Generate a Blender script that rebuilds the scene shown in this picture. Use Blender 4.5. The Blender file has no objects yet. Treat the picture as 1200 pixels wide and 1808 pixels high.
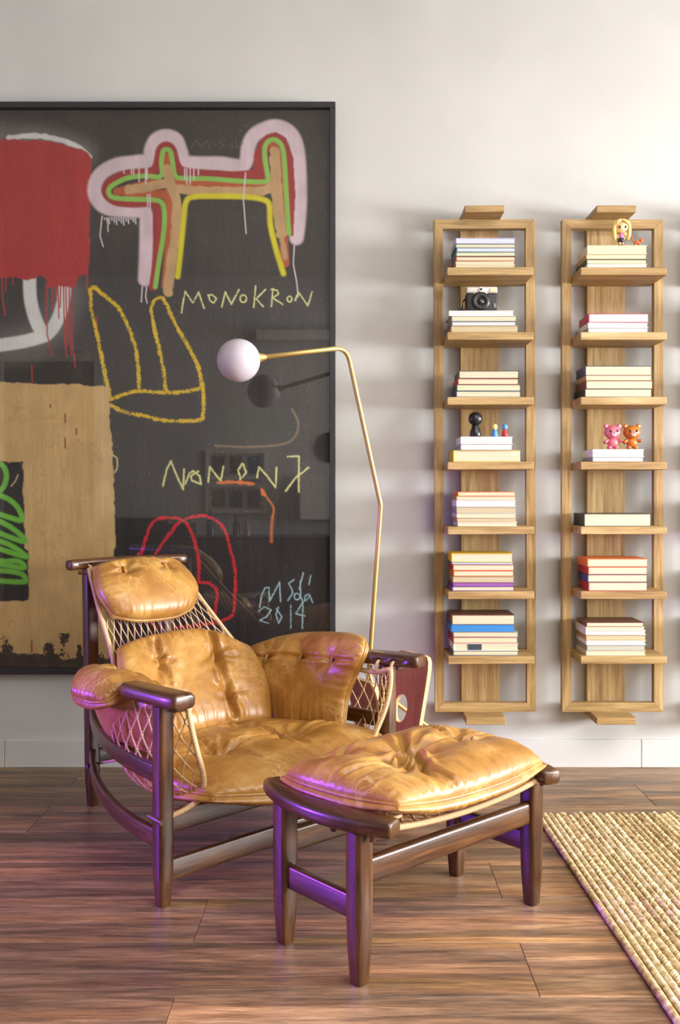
import bpy, bmesh, math, random
import numpy as np
from mathutils import Vector, Matrix, noise as mn

# ------------------------------------------------------------------ camera, world, lights
F, CX, CY, CAMH, D = 1702.0, 612.0, 870.0, 1.054, 3.71      # pixels on a 1200x1808 frame, metres
sc = bpy.context.scene
COL = sc.collection
R = math.radians
cam = bpy.data.cameras.new('camera')
cam_o = bpy.data.objects.new('camera', cam)
COL.objects.link(cam_o)
cam_o.location = (0, -D, CAMH)
cam_o.rotation_euler = (R(90), 0, 0)
cam.sensor_fit = 'VERTICAL'
cam.sensor_height = 36.0
cam.sensor_width = 36.0 * 1200 / 1808
cam.lens = F / 1808 * 36.0
cam.shift_x = -(CX - 600) / 1808
cam.shift_y = -(904 - CY) / 1808
cam.clip_start = 0.05
sc.camera = cam_o
sc.view_settings.view_transform = 'Standard'
sc.view_settings.look = 'None'
sc.view_settings.exposure = 0.30
sc.view_settings.gamma = 1.0
sc.view_settings.use_curve_mapping = False
sc.cycles.use_denoising = True
sc.cycles.max_bounces = 10
sc.cycles.diffuse_bounces = 5
sc.cycles.transparent_max_bounces = 12
sc.cycles.caustics_reflective = False
sc.cycles.caustics_refractive = False
sc.cycles.sample_clamp_indirect = 6.0

world = bpy.data.worlds.new('world')
sc.world = world
world.use_nodes = True
world.node_tree.nodes['Background'].inputs[0].default_value = (0.75, 0.87, 1.0, 1)
world.node_tree.nodes['Background'].inputs[1].default_value = 1.0


def area(name, loc, rot, sx, sy, power, color, spread=180):
    l = bpy.data.lights.new(name, 'AREA')
    l.shape = 'RECTANGLE'; l.size = sx; l.size_y = sy
    l.energy = power; l.color = color; l.spread = R(spread)
    o = bpy.data.objects.new(name, l)
    COL.objects.link(o)
    o.location = loc; o.rotation_euler = [R(a) for a in rot]
    return o


XL, XR, YB, ZC = -3.6, 6.4, -4.8, 2.95                       # room: left, right, opposite wall, ceiling
WY0, WY1, WZ0, WZ1 = -4.5, -0.7, 0.75, 1.95                  # window opening in the right wall
# daylight from the window at the far right end of the room (it throws the shelves' side shadows on the wall)
area('window_right_offscreen', (XR + 0.06, (WY0 + WY1) / 2, (WZ0 + WZ1) / 2), (0, 90, 0), WZ1 - WZ0, WY1 - WY0, 840, (0.96, 0.985, 1.0))
# the room's warm ceiling light, above and in front of the chair
area('ceiling_lamp_offscreen', (1.5, -3.1, ZC - 0.05), (0, 0, 0), 2.0, 1.6, 80, (1.0, 0.965, 0.91))
# purple light at the left wall, seen on every surface that faces left
led = area('purple_led_left_offscreen', (XL + 0.08, -1.55, 0.75), (0, -90, 0), 0.5, 0.3, 16, (0.27, 0.045, 1.0), spread=50)
led.rotation_euler = (Vector((0.0, -1.35, 0.30)) - led.location).to_track_quat('-Z', 'Y').to_euler()


def W(px, py, d):
    """photo pixel + distance from the camera -> world point"""
    return Vector(((px - CX) / F * d, d - D, CAMH - (py - CY) / F * d))


# ------------------------------------------------------------------ materials
MATS = {}


def new_mat(name):
    m = bpy.data.materials.new(name); m.use_nodes = True
    nt = m.node_tree
    return m, nt, nt.nodes, nt.links, nt.nodes['Principled BSDF']


def srgb(r, g, b):
    f = lambda c: (c / 255 / 12.92) if c <= 10 else ((c / 255 + 0.055) / 1.055) ** 2.4
    return (f(r), f(g), f(b), 1.0)


def plain(name, rgb, rough=0.6, metal=0.0, spec=0.5, bump=0.0, bscale=200.0, coat=0.0, var=0.0):
    if name in MATS: return MATS[name]
    m, nt, N, L, b = new_mat(name)
    b.inputs['Base Color'].default_value = srgb(*rgb)
    b.inputs['Roughness'].default_value = rough
    b.inputs['Metallic'].default_value = metal
    b.inputs['Specular IOR Level'].default_value = spec
    b.inputs['Coat Weight'].default_value = coat
    if bump or var:
        tc = N.new('ShaderNodeTexCoord')
        n = N.new('ShaderNodeTexNoise'); n.inputs['Scale'].default_value = bscale; n.inputs['Detail'].default_value = 5
        L.new(tc.outputs['Object'], n.inputs['Vector'])
        if bump:
            bp = N.new('ShaderNodeBump'); bp.inputs['Strength'].default_value = bump; bp.inputs['Distance'].default_value = 0.002
            L.new(n.outputs['Fac'], bp.inputs['Height']); L.new(bp.outputs['Normal'], b.inputs['Normal'])
        if var:
            mx = N.new('ShaderNodeMix'); mx.data_type = 'RGBA'
            c = srgb(*rgb)
            mx.inputs[6].default_value = [x * (1 - var) for x in c[:3]] + [1]
            mx.inputs[7].default_value = [min(1, x * (1 + var)) for x in c[:3]] + [1]
            L.new(n.outputs['Fac'], mx.inputs[0]); L.new(mx.outputs[2], b.inputs['Base Color'])
    MATS[name] = m
    return m


def ramp(N, stops):
    r = N.new('ShaderNodeValToRGB')
    e = r.color_ramp.elements
    while len(e) < len(stops): e.new(0.5)
    for k, (p, c) in enumerate(stops):
        e[k].position = p; e[k].color = srgb(*c)
    return r


def wood(name, axis, stops, along=2.0, across=40.0, rough=0.45, bump=0.15, pores=0.35, coat=0.0, fine=(6, 260), big=(0.5, 7)):
    """grain running along one object axis, shifted for every object"""
    key = name + axis
    if key in MATS: return MATS[key]
    m, nt, N, L, b = new_mat(key)
    tc = N.new('ShaderNodeTexCoord'); oi = N.new('ShaderNodeObjectInfo')
    mul = N.new('ShaderNodeMath'); mul.operation = 'MULTIPLY'; mul.inputs[1].default_value = 37.0
    L.new(oi.outputs['Random'], mul.inputs[0])
    add = N.new('ShaderNodeVectorMath'); add.operation = 'ADD'
    L.new(tc.outputs['Object'], add.inputs[0]); L.new(mul.outputs[0], add.inputs[1])
    k = 'xyz'.index(axis)

    def nz(a, c, det, dist=0.0):
        mp = N.new('ShaderNodeMapping')
        s = [c, c, c]; s[k] = a
        mp.inputs['Scale'].default_value = s
        L.new(add.outputs[0], mp.inputs['Vector'])
        n = N.new('ShaderNodeTexNoise'); n.inputs['Scale'].default_value = 1; n.inputs['Detail'].default_value = det
        n.inputs['Distortion'].default_value = dist; n.inputs['Roughness'].default_value = 0.62
        L.new(mp.outputs[0], n.inputs['Vector'])
        return n
    n1 = nz(along, across, 6, 0.6)
    n2 = nz(fine[0], fine[1], 3)
    n3 = nz(big[0], big[1], 3, 0.4)
    mx = N.new('ShaderNodeMath'); mx.operation = 'MULTIPLY_ADD'; mx.inputs[1].default_value = 0.6
    L.new(n1.outputs['Fac'], mx.inputs[0])
    h3 = N.new('ShaderNodeMath'); h3.operation = 'MULTIPLY'; h3.inputs[1].default_value = 0.4
    L.new(n3.outputs['Fac'], h3.inputs[0]); L.new(h3.outputs[0], mx.inputs[2])
    cr = ramp(N, stops)
    L.new(mx.outputs[0], cr.inputs[0])
    pr = N.new('ShaderNodeMapRange'); pr.inputs[1].default_value = 0.35; pr.inputs[2].default_value = 0.55
    pr.inputs[3].default_value = 1 - pores; pr.inputs[4].default_value = 1.0
    L.new(n2.outputs['Fac'], pr.inputs[0])
    mc = N.new('ShaderNodeMix'); mc.data_type = 'RGBA'; mc.blend_type = 'MULTIPLY'; mc.inputs[0].default_value = 1
    L.new(cr.outputs[0], mc.inputs[6]); L.new(pr.outputs[0], mc.inputs[7])
    L.new(mc.outputs[2], b.inputs['Base Color'])
    b.inputs['Roughness'].default_value = rough
    b.inputs['Coat Weight'].default_value = coat; b.inputs['Coat Roughness'].default_value = 0.2
    bp = N.new('ShaderNodeBump'); bp.inputs['Strength'].default_value = bump; bp.inputs['Distance'].default_value = 0.001
    L.new(n2.outputs['Fac'], bp.inputs['Height']); L.new(bp.outputs['Normal'], b.inputs['Normal'])
    MATS[key] = m
    return m


def floor_wood(): 
    m = wood('floor_oak', 'x', [(0.29, (70, 55, 43)), (0.40, (110, 89, 69)), (0.50, (142, 117, 91)), (0.58, (168, 141, 111)), (0.70, (202, 177, 143))],
             along=3.4, across=38, rough=0.38, bump=0.12, pores=0.46, fine=(14, 300), big=(0.8, 8))
    # grey and reddish bands and a tone of its own for every plank
    nt = m.node_tree; N, L = nt.nodes, nt.links; b = N['Principled BSDF']
    src = b.inputs['Base Color'].links[0].from_socket
    oi = N.new('ShaderNodeObjectInfo'); tc = N.new('ShaderNodeTexCoord')
    mul = N.new('ShaderNodeMath'); mul.operation = 'MULTIPLY'; mul.inputs[1].default_value = 91.0
    L.new(oi.outputs['Random'], mul.inputs[0])
    add = N.new('ShaderNodeVectorMath'); add.operation = 'ADD'
    L.new(tc.outputs['Object'], add.inputs[0]); L.new(mul.outputs[0], add.inputs[1])
    mp = N.new('ShaderNodeMapping'); mp.inputs['Scale'].default_value = (0.9, 15, 1)
    L.new(add.outputs[0], mp.inputs['Vector'])
    n = N.new('ShaderNodeTexNoise'); n.inputs['Scale'].default_value = 1; n.inputs['Detail'].default_value = 3
    L.new(mp.outputs[0], n.inputs['Vector'])
    cr = ramp(N, [(0.35, (176, 170, 162)), (0.5, (222, 208, 192)), (0.64, (255, 228, 194))])
    L.new(n.outputs['Fac'], cr.inputs[0])
    mc = N.new('ShaderNodeMix'); mc.data_type = 'RGBA'; mc.blend_type = 'MULTIPLY'; mc.inputs[0].default_value = 1
    L.new(src, mc.inputs[6]); L.new(cr.outputs[0], mc.inputs[7])
    mr = N.new('ShaderNodeMapRange'); mr.inputs[3].default_value = 1.1; mr.inputs[4].default_value = 1.6
    L.new(oi.outputs['Random'], mr.inputs[0])
    m2 = N.new('ShaderNodeMix'); m2.data_type = 'RGBA'; m2.blend_type = 'MULTIPLY'; m2.inputs[0].default_value = 1
    L.new(mc.outputs[2], m2.inputs[6]); L.new(mr.outputs[0], m2.inputs[7])
    L.new(m2.outputs[2], b.inputs['Base Color'])
    return m


OAK = [(0.34, (130, 98, 54)), (0.46, (162, 128, 78)), (0.56, (182, 150, 98)), (0.68, (202, 174, 124))]
DARK = [(0.34, (44, 24, 12)), (0.5, (82, 49, 25)), (0.66, (124, 82, 44))]
oak = lambda ax: wood('light_oak', ax, OAK, along=3.0, across=45, rough=0.5, bump=0.2, pores=0.35, fine=(8, 300), big=(1.2, 14))
dark = lambda ax: wood('dark_wood', ax, DARK, along=4.0, across=60, rough=0.30, bump=0.2, pores=0.45, coat=0.25, fine=(14, 420), big=(1.5, 12))


def leather():
    if 'leather' in MATS: return MATS['leather']
    m, nt, N, L, b = new_mat('tan_leather')
    tc = N.new('ShaderNodeTexCoord')

    def nz(s, det, rough=0.6, dist=0.0):
        n = N.new('ShaderNodeTexNoise'); n.inputs['Scale'].default_value = s; n.inputs['Detail'].default_value = det
        n.inputs['Roughness'].default_value = rough; n.inputs['Distortion'].default_value = dist
        L.new(tc.outputs['Object'], n.inputs['Vector']); return n
    n1 = nz(9, 8, 0.62, 0.25)
    cr = ramp(N, [(0.28, (140, 92, 38)), (0.45, (160, 111, 49)), (0.57, (176, 129, 63)), (0.74, (198, 156, 92))])
    L.new(n1.outputs['Fac'], cr.inputs[0])
    # pale scratches along cell borders
    nd = nz(9, 3)
    mixv = N.new('ShaderNodeMix'); mixv.data_type = 'VECTOR'; mixv.inputs[0].default_value = 0.12
    L.new(tc.outputs['Object'], mixv.inputs[4]); L.new(nd.outputs['Color'], mixv.inputs[5])
    masks = []
    for s in (17, 31):
        v = N.new('ShaderNodeTexVoronoi'); v.feature = 'DISTANCE_TO_EDGE'; v.inputs['Scale'].default_value = s
        L.new(mixv.outputs[1], v.inputs['Vector'])
        mr = N.new('ShaderNodeMapRange'); mr.inputs[1].default_value = 0.0; mr.inputs[2].default_value = 0.05
        mr.inputs[3].default_value = 1; mr.inputs[4].default_value = 0
        L.new(v.outputs['Distance'], mr.inputs[0]); masks.append(mr)
    ad = N.new('ShaderNodeMath'); ad.operation = 'MAXIMUM'
    L.new(masks[0].outputs[0], ad.inputs[0]); L.new(masks[1].outputs[0], ad.inputs[1])
    nm = nz(6, 4)
    mm = N.new('ShaderNodeMapRange'); mm.inputs[1].default_value = 0.48; mm.inputs[2].default_value = 0.68; mm.inputs[4].default_value = 0.42
    L.new(nm.outputs['Fac'], mm.inputs[0])
    mu = N.new('ShaderNodeMath'); mu.operation = 'MULTIPLY'
    L.new(ad.outputs[0], mu.inputs[0]); L.new(mm.outputs[0], mu.inputs[1])
    mc = N.new('ShaderNodeMix'); mc.data_type = 'RGBA'; mc.inputs[7].default_value = srgb(236, 202, 144)
    L.new(mu.outputs[0], mc.inputs[0]); L.new(cr.outputs[0], mc.inputs[6])
    L.new(mc.outputs[2], b.inputs['Base Color'])
    b.inputs['Roughness'].default_value = 0.37
    b.inputs['Coat Weight'].default_value = 0.12; b.inputs['Coat Roughness'].default_value = 0.3
    ng = nz(420, 3); nw = nz(38, 5, 0.55, 1.2)
    b1 = N.new('ShaderNodeBump'); b1.inputs['Strength'].default_value = 0.10; b1.inputs['Distance'].default_value = 0.001
    L.new(ng.outputs['Fac'], b1.inputs['Height'])
    b2 = N.new('ShaderNodeBump'); b2.inputs['Strength'].default_value = 0.10; b2.inputs['Distance'].default_value = 0.006
    L.new(nw.outputs['Fac'], b2.inputs['Height']); L.new(b1.outputs['Normal'], b2.inputs['Normal'])
    L.new(b2.outputs['Normal'], b.inputs['Normal'])
    MATS['leather'] = m
    return m


def wall_paint():
    if 'wall' in MATS: return MATS['wall']
    m, nt, N, L, b = new_mat('wall_paint')
    tc = N.new('ShaderNodeTexCoord')
    n = N.new('ShaderNodeTexNoise'); n.inputs['Scale'].default_value = 2.2; n.inputs['Detail'].default_value = 6
    L.new(tc.outputs['Object'], n.inputs['Vector'])
    cr = ramp(N, [(0.3, (187, 186, 184)), (0.7, (197, 196, 194))])
    L.new(n.outputs['Fac'], cr.inputs[0]); L.new(cr.outputs[0], b.inputs['Base Color'])
    n2 = N.new('ShaderNodeTexNoise'); n2.inputs['Scale'].default_value = 30; n2.inputs['Detail'].default_value = 8
    L.new(tc.outputs['Object'], n2.inputs['Vector'])
    bp = N.new('ShaderNodeBump'); bp.inputs['Strength'].default_value = 0.10; bp.inputs['Distance'].default_value = 0.004
    L.new(n2.outputs['Fac'], bp.inputs['Height']); L.new(bp.outputs['Normal'], b.inputs['Normal'])
    b.inputs['Roughness'].default_value = 0.75
    MATS['wall'] = m
    return m


def glass_pane():
    if 'pane' in MATS: return MATS['pane']
    m, nt, N, L, b = new_mat('clear_glass')
    N.remove(b)
    out = N['Material Output']
    t = N.new('ShaderNodeBsdfTransparent'); g = N.new('ShaderNodeBsdfGlossy'); g.inputs['Roughness'].default_value = 0.012
    fr = N.new('ShaderNodeFresnel'); fr.inputs['IOR'].default_value = 1.5
    mu = N.new('ShaderNodeMath'); mu.operation = 'MULTIPLY_ADD'; mu.inputs[1].default_value = 0.6; mu.inputs[2].default_value = 0.075; mu.use_clamp = True
    L.new(fr.outputs[0], mu.inputs[0])
    mx = N.new('ShaderNodeMixShader')
    L.new(mu.outputs[0], mx.inputs[0]); L.new(t.outputs[0], mx.inputs[1]); L.new(g.outputs[0], mx.inputs[2])
    L.new(mx.outputs[0], out.inputs['Surface'])
    MATS['pane'] = m
    return m


def art_mat():
    m, nt, N, L, b = new_mat('painted_sheet')
    a = N.new('ShaderNodeAttribute'); a.attribute_name = 'paint'
    L.new(a.outputs['Color'], b.inputs['Base Color'])
    b.inputs['Roughness'].default_value = 0.6
    tc = N.new('ShaderNodeTexCoord')
    mp = N.new('ShaderNodeMapping'); mp.inputs['Scale'].default_value = (9, 9, 2.5)
    L.new(tc.outputs['Object'], mp.inputs['Vector'])
    n = N.new('ShaderNodeTexNoise'); n.inputs['Scale'].default_value = 1.0; n.inputs['Detail'].default_value = 4
    L.new(mp.outputs[0], n.inputs['Vector'])
    bp = N.new('ShaderNodeBump'); bp.inputs['Strength'].default_value = 0.5; bp.inputs['Distance'].default_value = 0.02
    L.new(n.outputs['Fac'], bp.inputs['Height']); L.new(bp.outputs['Normal'], b.inputs['Normal'])
    return m


def jute():
    if 'jute' in MATS: return MATS['jute']
    m, nt, N, L, b = new_mat('jute_fibre')
    tc = N.new('ShaderNodeTexCoord'); oi = N.new('ShaderNodeObjectInfo')
    add = N.new('ShaderNodeVectorMath'); add.operation = 'ADD'
    L.new(tc.outputs['Object'], add.inputs[0]); L.new(oi.outputs['Location'], add.inputs[1])
    n = N.new('ShaderNodeTexNoise'); n.inputs['Scale'].default_value = 55; n.inputs['Detail'].default_value = 6
    L.new(add.outputs[0], n.inputs['Vector'])
    cr = ramp(N, [(0.28, (136, 108, 66)), (0.45, (182, 154, 106)), (0.58, (208, 186, 142)), (0.74, (234, 220, 186))])
    ma = N.new('ShaderNodeMath'); ma.operation = 'MULTIPLY_ADD'; ma.inputs[1].default_value = 0.16; L.new(oi.outputs['Random'], ma.inputs[0])
    mb_ = N.new('ShaderNodeMath'); mb_.operation = 'SUBTRACT'; mb_.inputs[1].default_value = 0.07; L.new(n.outputs['Fac'], mb_.inputs[0]); L.new(mb_.outputs[0], ma.inputs[2])
    L.new(ma.outputs[0], cr.inputs[0]); L.new(cr.outputs[0], b.inputs['Base Color'])
    n2 = N.new('ShaderNodeTexNoise'); n2.inputs['Scale'].default_value = 600; n2.inputs['Detail'].default_value = 3
    L.new(add.outputs[0], n2.inputs['Vector'])
    bp = N.new('ShaderNodeBump'); bp.inputs['Strength'].default_value = 0.6; bp.inputs['Distance'].default_value = 0.002
    L.new(n2.outputs['Fac'], bp.inputs['Height']); L.new(bp.outputs['Normal'], b.inputs['Normal'])
    b.inputs['Roughness'].default_value = 0.85
    MATS['jute'] = m
    return m


# ------------------------------------------------------------------ mesh helpers
def link(name, me, mat=None, parent=None):
    o = bpy.data.objects.new(name, me)
    COL.objects.link(o)
    if mat is not None and not me.materials: me.materials.append(mat)
    if parent is not None: o.parent = parent
    return o


def tag(o, label, cat=None, group=None, kind=None):
    o['label'] = label
    if cat: o['category'] = cat
    if group: o['group'] = group
    if kind: o['kind'] = kind
    return o


def empty(name, loc=(0, 0, 0), rz=0.0):
    o = bpy.data.objects.new(name, None)
    o.empty_display_size = 0.1
    COL.objects.link(o); o.location = loc; o.rotation_euler = (0, 0, rz)
    return o


def mesh(name, v, f, smooth=True):
    me = bpy.data.meshes.new(name)
    me.from_pydata([tuple(map(float, p)) for p in v], [], f)
    if smooth:
        me.polygons.foreach_set('use_smooth', [True] * len(me.polygons))
    me.update()
    return me


class MB:
    """collects shapes into one mesh"""
    def __init__(s): s.v = []; s.f = []

    def add(s, v, f):
        o = len(s.v); s.v += [tuple(map(float, p)) for p in v]; s.f += [tuple(i + o for i in q) for q in f]; return s

    def box(s, x0, x1, y0, y1, z0, z1):
        v = [(x, y, z) for z in (z0, z1) for y in (y0, y1) for x in (x0, x1)]
        return s.add(v, [(0, 2, 3, 1), (4, 5, 7, 6), (0, 1, 5, 4), (2, 6, 7, 3), (0, 4, 6, 2), (1, 3, 7, 5)])

    def rbox(s, x0, x1, y0, y1, z0, z1, r, seg=2):
        bm = bmesh.new(); bmesh.ops.create_cube(bm, size=1)
        for q in bm.verts:
            q.co = Vector(((x0 + x1) / 2 + q.co.x * (x1 - x0), (y0 + y1) / 2 + q.co.y * (y1 - y0), (z0 + z1) / 2 + q.co.z * (z1 - z0)))
        bmesh.ops.bevel(bm, geom=list(bm.edges), offset=r, segments=seg, profile=0.5, affect='EDGES')
        bm.verts.index_update()
        s.add([q.co[:] for q in bm.verts], [tuple(q.index for q in fc.verts) for fc in bm.faces]); bm.free()
        return s

    def tube(s, path, r, n=8, cap=True):
        P = [Vector(p) for p in path]
        m = len(P); rs = [r] * m if not hasattr(r, '__len__') else list(r)
        T = [(P[min(i + 1, m - 1)] - P[max(i - 1, 0)]).normalized() for i in range(m)]
        a = T[0].orthogonal().normalized(); v = []; f = []
        for i in range(m):
            a = (a - T[i] * a.dot(T[i]))
            a = a.normalized() if a.length > 1e-6 else T[i].orthogonal().normalized()
            b = T[i].cross(a)
            for k in range(n):
                t = 2 * math.pi * k / n
                v.append(P[i] + (a * math.cos(t) + b * math.sin(t)) * rs[i])
        for i in range(m - 1):
            for k in range(n):
                k2 = (k + 1) % n
                f.append((i * n + k, i * n + k2, (i + 1) * n + k2, (i + 1) * n + k))
        if cap:
            f.append(tuple(range(n - 1, -1, -1))); f.append(tuple((m - 1) * n + k for k in range(n)))
        return s.add(v, f)

    def sweep(s, path, hw, hh, up, r=0.3, ends=0.0, n=4):
        """rounded rectangle swept along a path; hw along side, hh along up"""
        P = [Vector(p) for p in path]; up = Vector(up)
        m = len(P)
        hw = [hw] * m if not hasattr(hw, '__len__') else list(hw)
        hh = [hh] * m if not hasattr(hh, '__len__') else list(hh)
        T = [(P[min(i + 1, m - 1)] - P[max(i - 1, 0)]).normalized() for i in range(m)]
        if ends:
            e = ends
            def ext(p, t, w, h): return [(p + t * (-e * (1 - math.cos(a))) , w - e * (1 - math.sin(a)), h - e * (1 - math.sin(a))) for a in ()]
            st = [(P[0], T[0], hw[0] - e, hh[0] - e), (P[0] + T[0] * e * 0.3, T[0], hw[0] - e * 0.3, hh[0] - e * 0.3), (P[0] + T[0] * e, T[0], hw[0], hh[0])]
            en = [(P[-1] - T[-1] * e, T[-1], hw[-1], hh[-1]), (P[-1] - T[-1] * e * 0.3, T[-1], hw[-1] - e * 0.3, hh[-1] - e * 0.3), (P[-1], T[-1], hw[-1] - e, hh[-1] - e)]
            S = st + [(P[i], T[i], hw[i], hh[i]) for i in range(1, m - 1)] + en
        else:
            S = [(P[i], T[i], hw[i], hh[i]) for i in range(m)]
        v = []; f = []
        for p, t, w, h in S:
            sd = t.cross(up).normalized(); u2 = sd.cross(t).normalized()
            rr = min(w, h) * r * 2 if r < 0.5 else min(w, h)
            for (sx, sy, a0) in ((1, 1, 0), (-1, 1, 90), (-1, -1, 180), (1, -1, 270)):
                for k in range(n):
                    a = R(a0 + 90 * k / (n - 1))
                    v.append(p + sd * (sx * (w - rr) + math.cos(a) * rr) + u2 * (sy * (h - rr) + math.sin(a) * rr))
        c = 4 * n
        for i in range(len(S) - 1):
            for k in range(c):
                k2 = (k + 1) % c
                f.append((i * c + k, i * c + k2, (i + 1) * c + k2, (i + 1) * c + k))
        f.append(tuple(range(c - 1, -1, -1))); f.append(tuple((len(S) - 1) * c + k for k in range(c)))
        return s.add(v, f)

    def lathe(s, prof, n=24, c=(0, 0, 0), axis='z'):
        v = []; f = []; m = len(prof)
        for r_, z in prof:
            for k in range(n):
                a = 2 * math.pi * k / n
                q = (r_ * math.cos(a), r_ * math.sin(a), z)
                if axis == 'y': q = (q[0], -q[2], q[1])
                if axis == 'x': q = (q[2], q[0], q[1])
                v.append((q[0] + c[0], q[1] + c[1], q[2] + c[2]))
        for i in range(m - 1):
            for k in range(n):
                k2 = (k + 1) % n
                f.append((i * n + k, i * n + k2, (i + 1) * n + k2, (i + 1) * n + k))
        f.append(tuple(range(n - 1, -1, -1))); f.append(tuple((m - 1) * n + k for k in range(n)))
        return s.add(v, f)

    def ball(s, c, rx, ry=None, rz=None, n=12, m=8, rot=None):
        ry = rx if ry is None else ry; rz = rx if rz is None else rz
        v = [];f = []
        for i in range(m + 1):
            p = math.pi * i / m
            for k in range(n):
                a = 2 * math.pi * k / n
                q = Vector((rx * math.sin(p) * math.cos(a), ry * math.sin(p) * math.sin(a), rz * math.cos(p)))
                if rot is not None: q = rot @ q
                v.append(q + Vector(c))
        for i in range(m):
            for k in range(n):
                k2 = (k + 1) % n
                f.append((i * n + k, (i + 1) * n + k, (i + 1) * n + k2, i * n + k2))
        return s.add(v, f)

    def prism(s, pts, y0, y1):
        """polygon in xz, extruded in y"""
        n = len(pts)
        v = [(x, y0, z) for x, z in pts] + [(x, y1, z) for x, z in pts]
        f = [tuple(range(n)), tuple(range(2 * n - 1, n - 1, -1))] + [(i, i + n, (i + 1) % n + n, (i + 1) % n) for i in range(n)]
        return s.add(v, f)

    def build(s, name, mat, parent=None, smooth=False, auto=None):
        me = mesh(name, s.v, s.f, smooth or auto is not None)
        bm = bmesh.new(); bm.from_mesh(me); bmesh.ops.recalc_face_normals(bm, faces=bm.faces)
        if auto is not None:
            for e in bm.edges:
                if len(e.link_faces) == 2 and e.calc_face_angle(0) > R(auto): e.smooth = False
        bm.to_mesh(me); bm.free()
        return link(name, me, mat, parent)


def crom(P, n):
    """Catmull-Rom through points, n samples per span"""
    P = [np.array(p, float) for p in P]
    Q = [2 * P[0] - P[1]] + P + [2 * P[-1] - P[-2]]
    out = []
    for i in range(1, len(Q) - 2):
        for k in range(n):
            t = k / n
            a, b, c, d = Q[i - 1], Q[i], Q[i + 1], Q[i + 2]
            out.append(0.5 * (2 * b + (c - a) * t + (2 * a - 5 * b + 4 * c - d) * t * t + (3 * b - a - 3 * c + d) * t ** 3))
    out.append(P[-1])
    return out


# ------------------------------------------------------------------ room shell
wp = wall_paint()
white_gloss = plain('white_gloss', (204, 203, 202), rough=0.35)


def struct(name, mb, mat, label, cat):
    return tag(mb.build(name, mat), label, cat, kind='structure')


struct('wall_back', MB().box(XL - .1, XR + .1, 0, 0.12, -0.05, ZC), wp, 'plain off-white plaster wall behind the armchair', 'wall')
struct('wall_left', MB().box(XL - .12, XL, YB, 0, -0.05, ZC), wp, 'plain off-white side wall beyond the painting', 'wall')
struct('wall_front', MB().box(XL - .1, XR + .1, YB - .12, YB, -0.05, ZC), wp, 'off-white wall opposite the painting, mirrored in its glass', 'wall')
struct('wall_right', MB().box(XR, XR + .12, YB, WY0, -0.05, ZC).box(XR, XR + .12, WY1, 0, -0.05, ZC)
       .box(XR, XR + .12, WY0, WY1, -0.05, WZ0).box(XR, XR + .12, WY0, WY1, WZ1, ZC), wp, 'off-white side wall with the wide daylight window', 'wall')
struct('ceiling', MB().box(XL - .1, XR + .1, YB - .1, 0.1, ZC, ZC + .1), wp, 'flat white ceiling of the room', 'ceiling')
win = struct('window_1', MB().box(XR + .02, XR + .08, WY0, WY0 + .05, WZ0, WZ1).box(XR + .02, XR + .08, WY1 - .05, WY1, WZ0, WZ1)
             .box(XR + .02, XR + .08, WY0, WY1, WZ0, WZ0 + .05).box(XR + .02, XR + .08, WY0, WY1, WZ1 - .05, WZ1), white_gloss, 'white framed window that lets in daylight', 'window')

# floor: plank by plank
fl = tag(MB().box(XL - .1, XR + .1, YB - .1, 0.1, -0.06, -0.012).build('floor', plain('subfloor', (40, 30, 24), rough=0.9)),
         'brown wood plank floor with rustic grain', 'floor', kind='structure')
PW, PL = 0.2445, 1.40
fm = floor_wood()
plank_mesh = {}


def plank(x0, x1, y0, y1):
    key = (round(x1 - x0, 3), round(y1 - y0, 3))
    if key not in plank_mesh:
        a, b = key
        g, c = 0.0005, 0.0012
        v = [(g, g, -.012), (a - g, g, -.012), (a - g, b - g, -.012), (g, b - g, -.012),
             (g, g, -c), (a - g, g, -c), (a - g, b - g, -c), (g, b - g, -c),
             (g + c, g + c, 0), (a - g - c, g + c, 0), (a - g - c, b - g - c, 0), (g + c, b - g - c, 0)]
        f = [(3, 2, 1, 0), (8, 9, 10, 11)] + [(i + o, (i + 1) % 4 + o, (i + 1) % 4 + o + 4, i + o + 4) for o in (0, 4) for i in range(4)]
        me = mesh('plank', v, f, False); me.materials.append(fm)
        plank_mesh[key] = me
    o = bpy.data.objects.new('plank', plank_mesh[key])
    COL.objects.link(o); o.parent = fl; o.location = (x0, y0, 0)


row = 0
y1 = 0.0
while y1 > YB:
    y0 = max(YB, y1 - (PW if row else 0.227))
    x = (0.404 if row % 2 == 0 else -0.36) - 4 * PL
    while x < XR:
        a, b = max(x, XL), min(x + PL, XR)
        if b - a > 0.02: plank(a, b, y0, y1)
        x += PL
    y1 = y0; row += 1

# baseboards made of long boards with visible joints
bb = empty('baseboard_back'); tag(bb, 'low white baseboard along the wall behind the armchair', 'baseboard', kind='structure')
jx = [XL, W(10, 1330, D).x, W(1130, 1330, D).x, XR]
for a, b in zip(jx, jx[1:]):
    MB().rbox(a + .0008, b - .0008, -0.014, 0, 0.0, 0.106, 0.002, 1).build('board', white_gloss, bb)
for nm, (x0, x1, y0, y1), lab in (('baseboard_left', (XL, XL + .014, YB, -0.014), 'low white baseboard along the side wall beyond the painting'),
                                  ('baseboard_right', (XR - .014, XR, YB, -0.014), 'low white baseboard under the daylight window')):
    struct(nm, MB().rbox(x0, x1, y0, y1, 0, 0.106, .002, 1), white_gloss, lab, 'baseboard')

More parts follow.
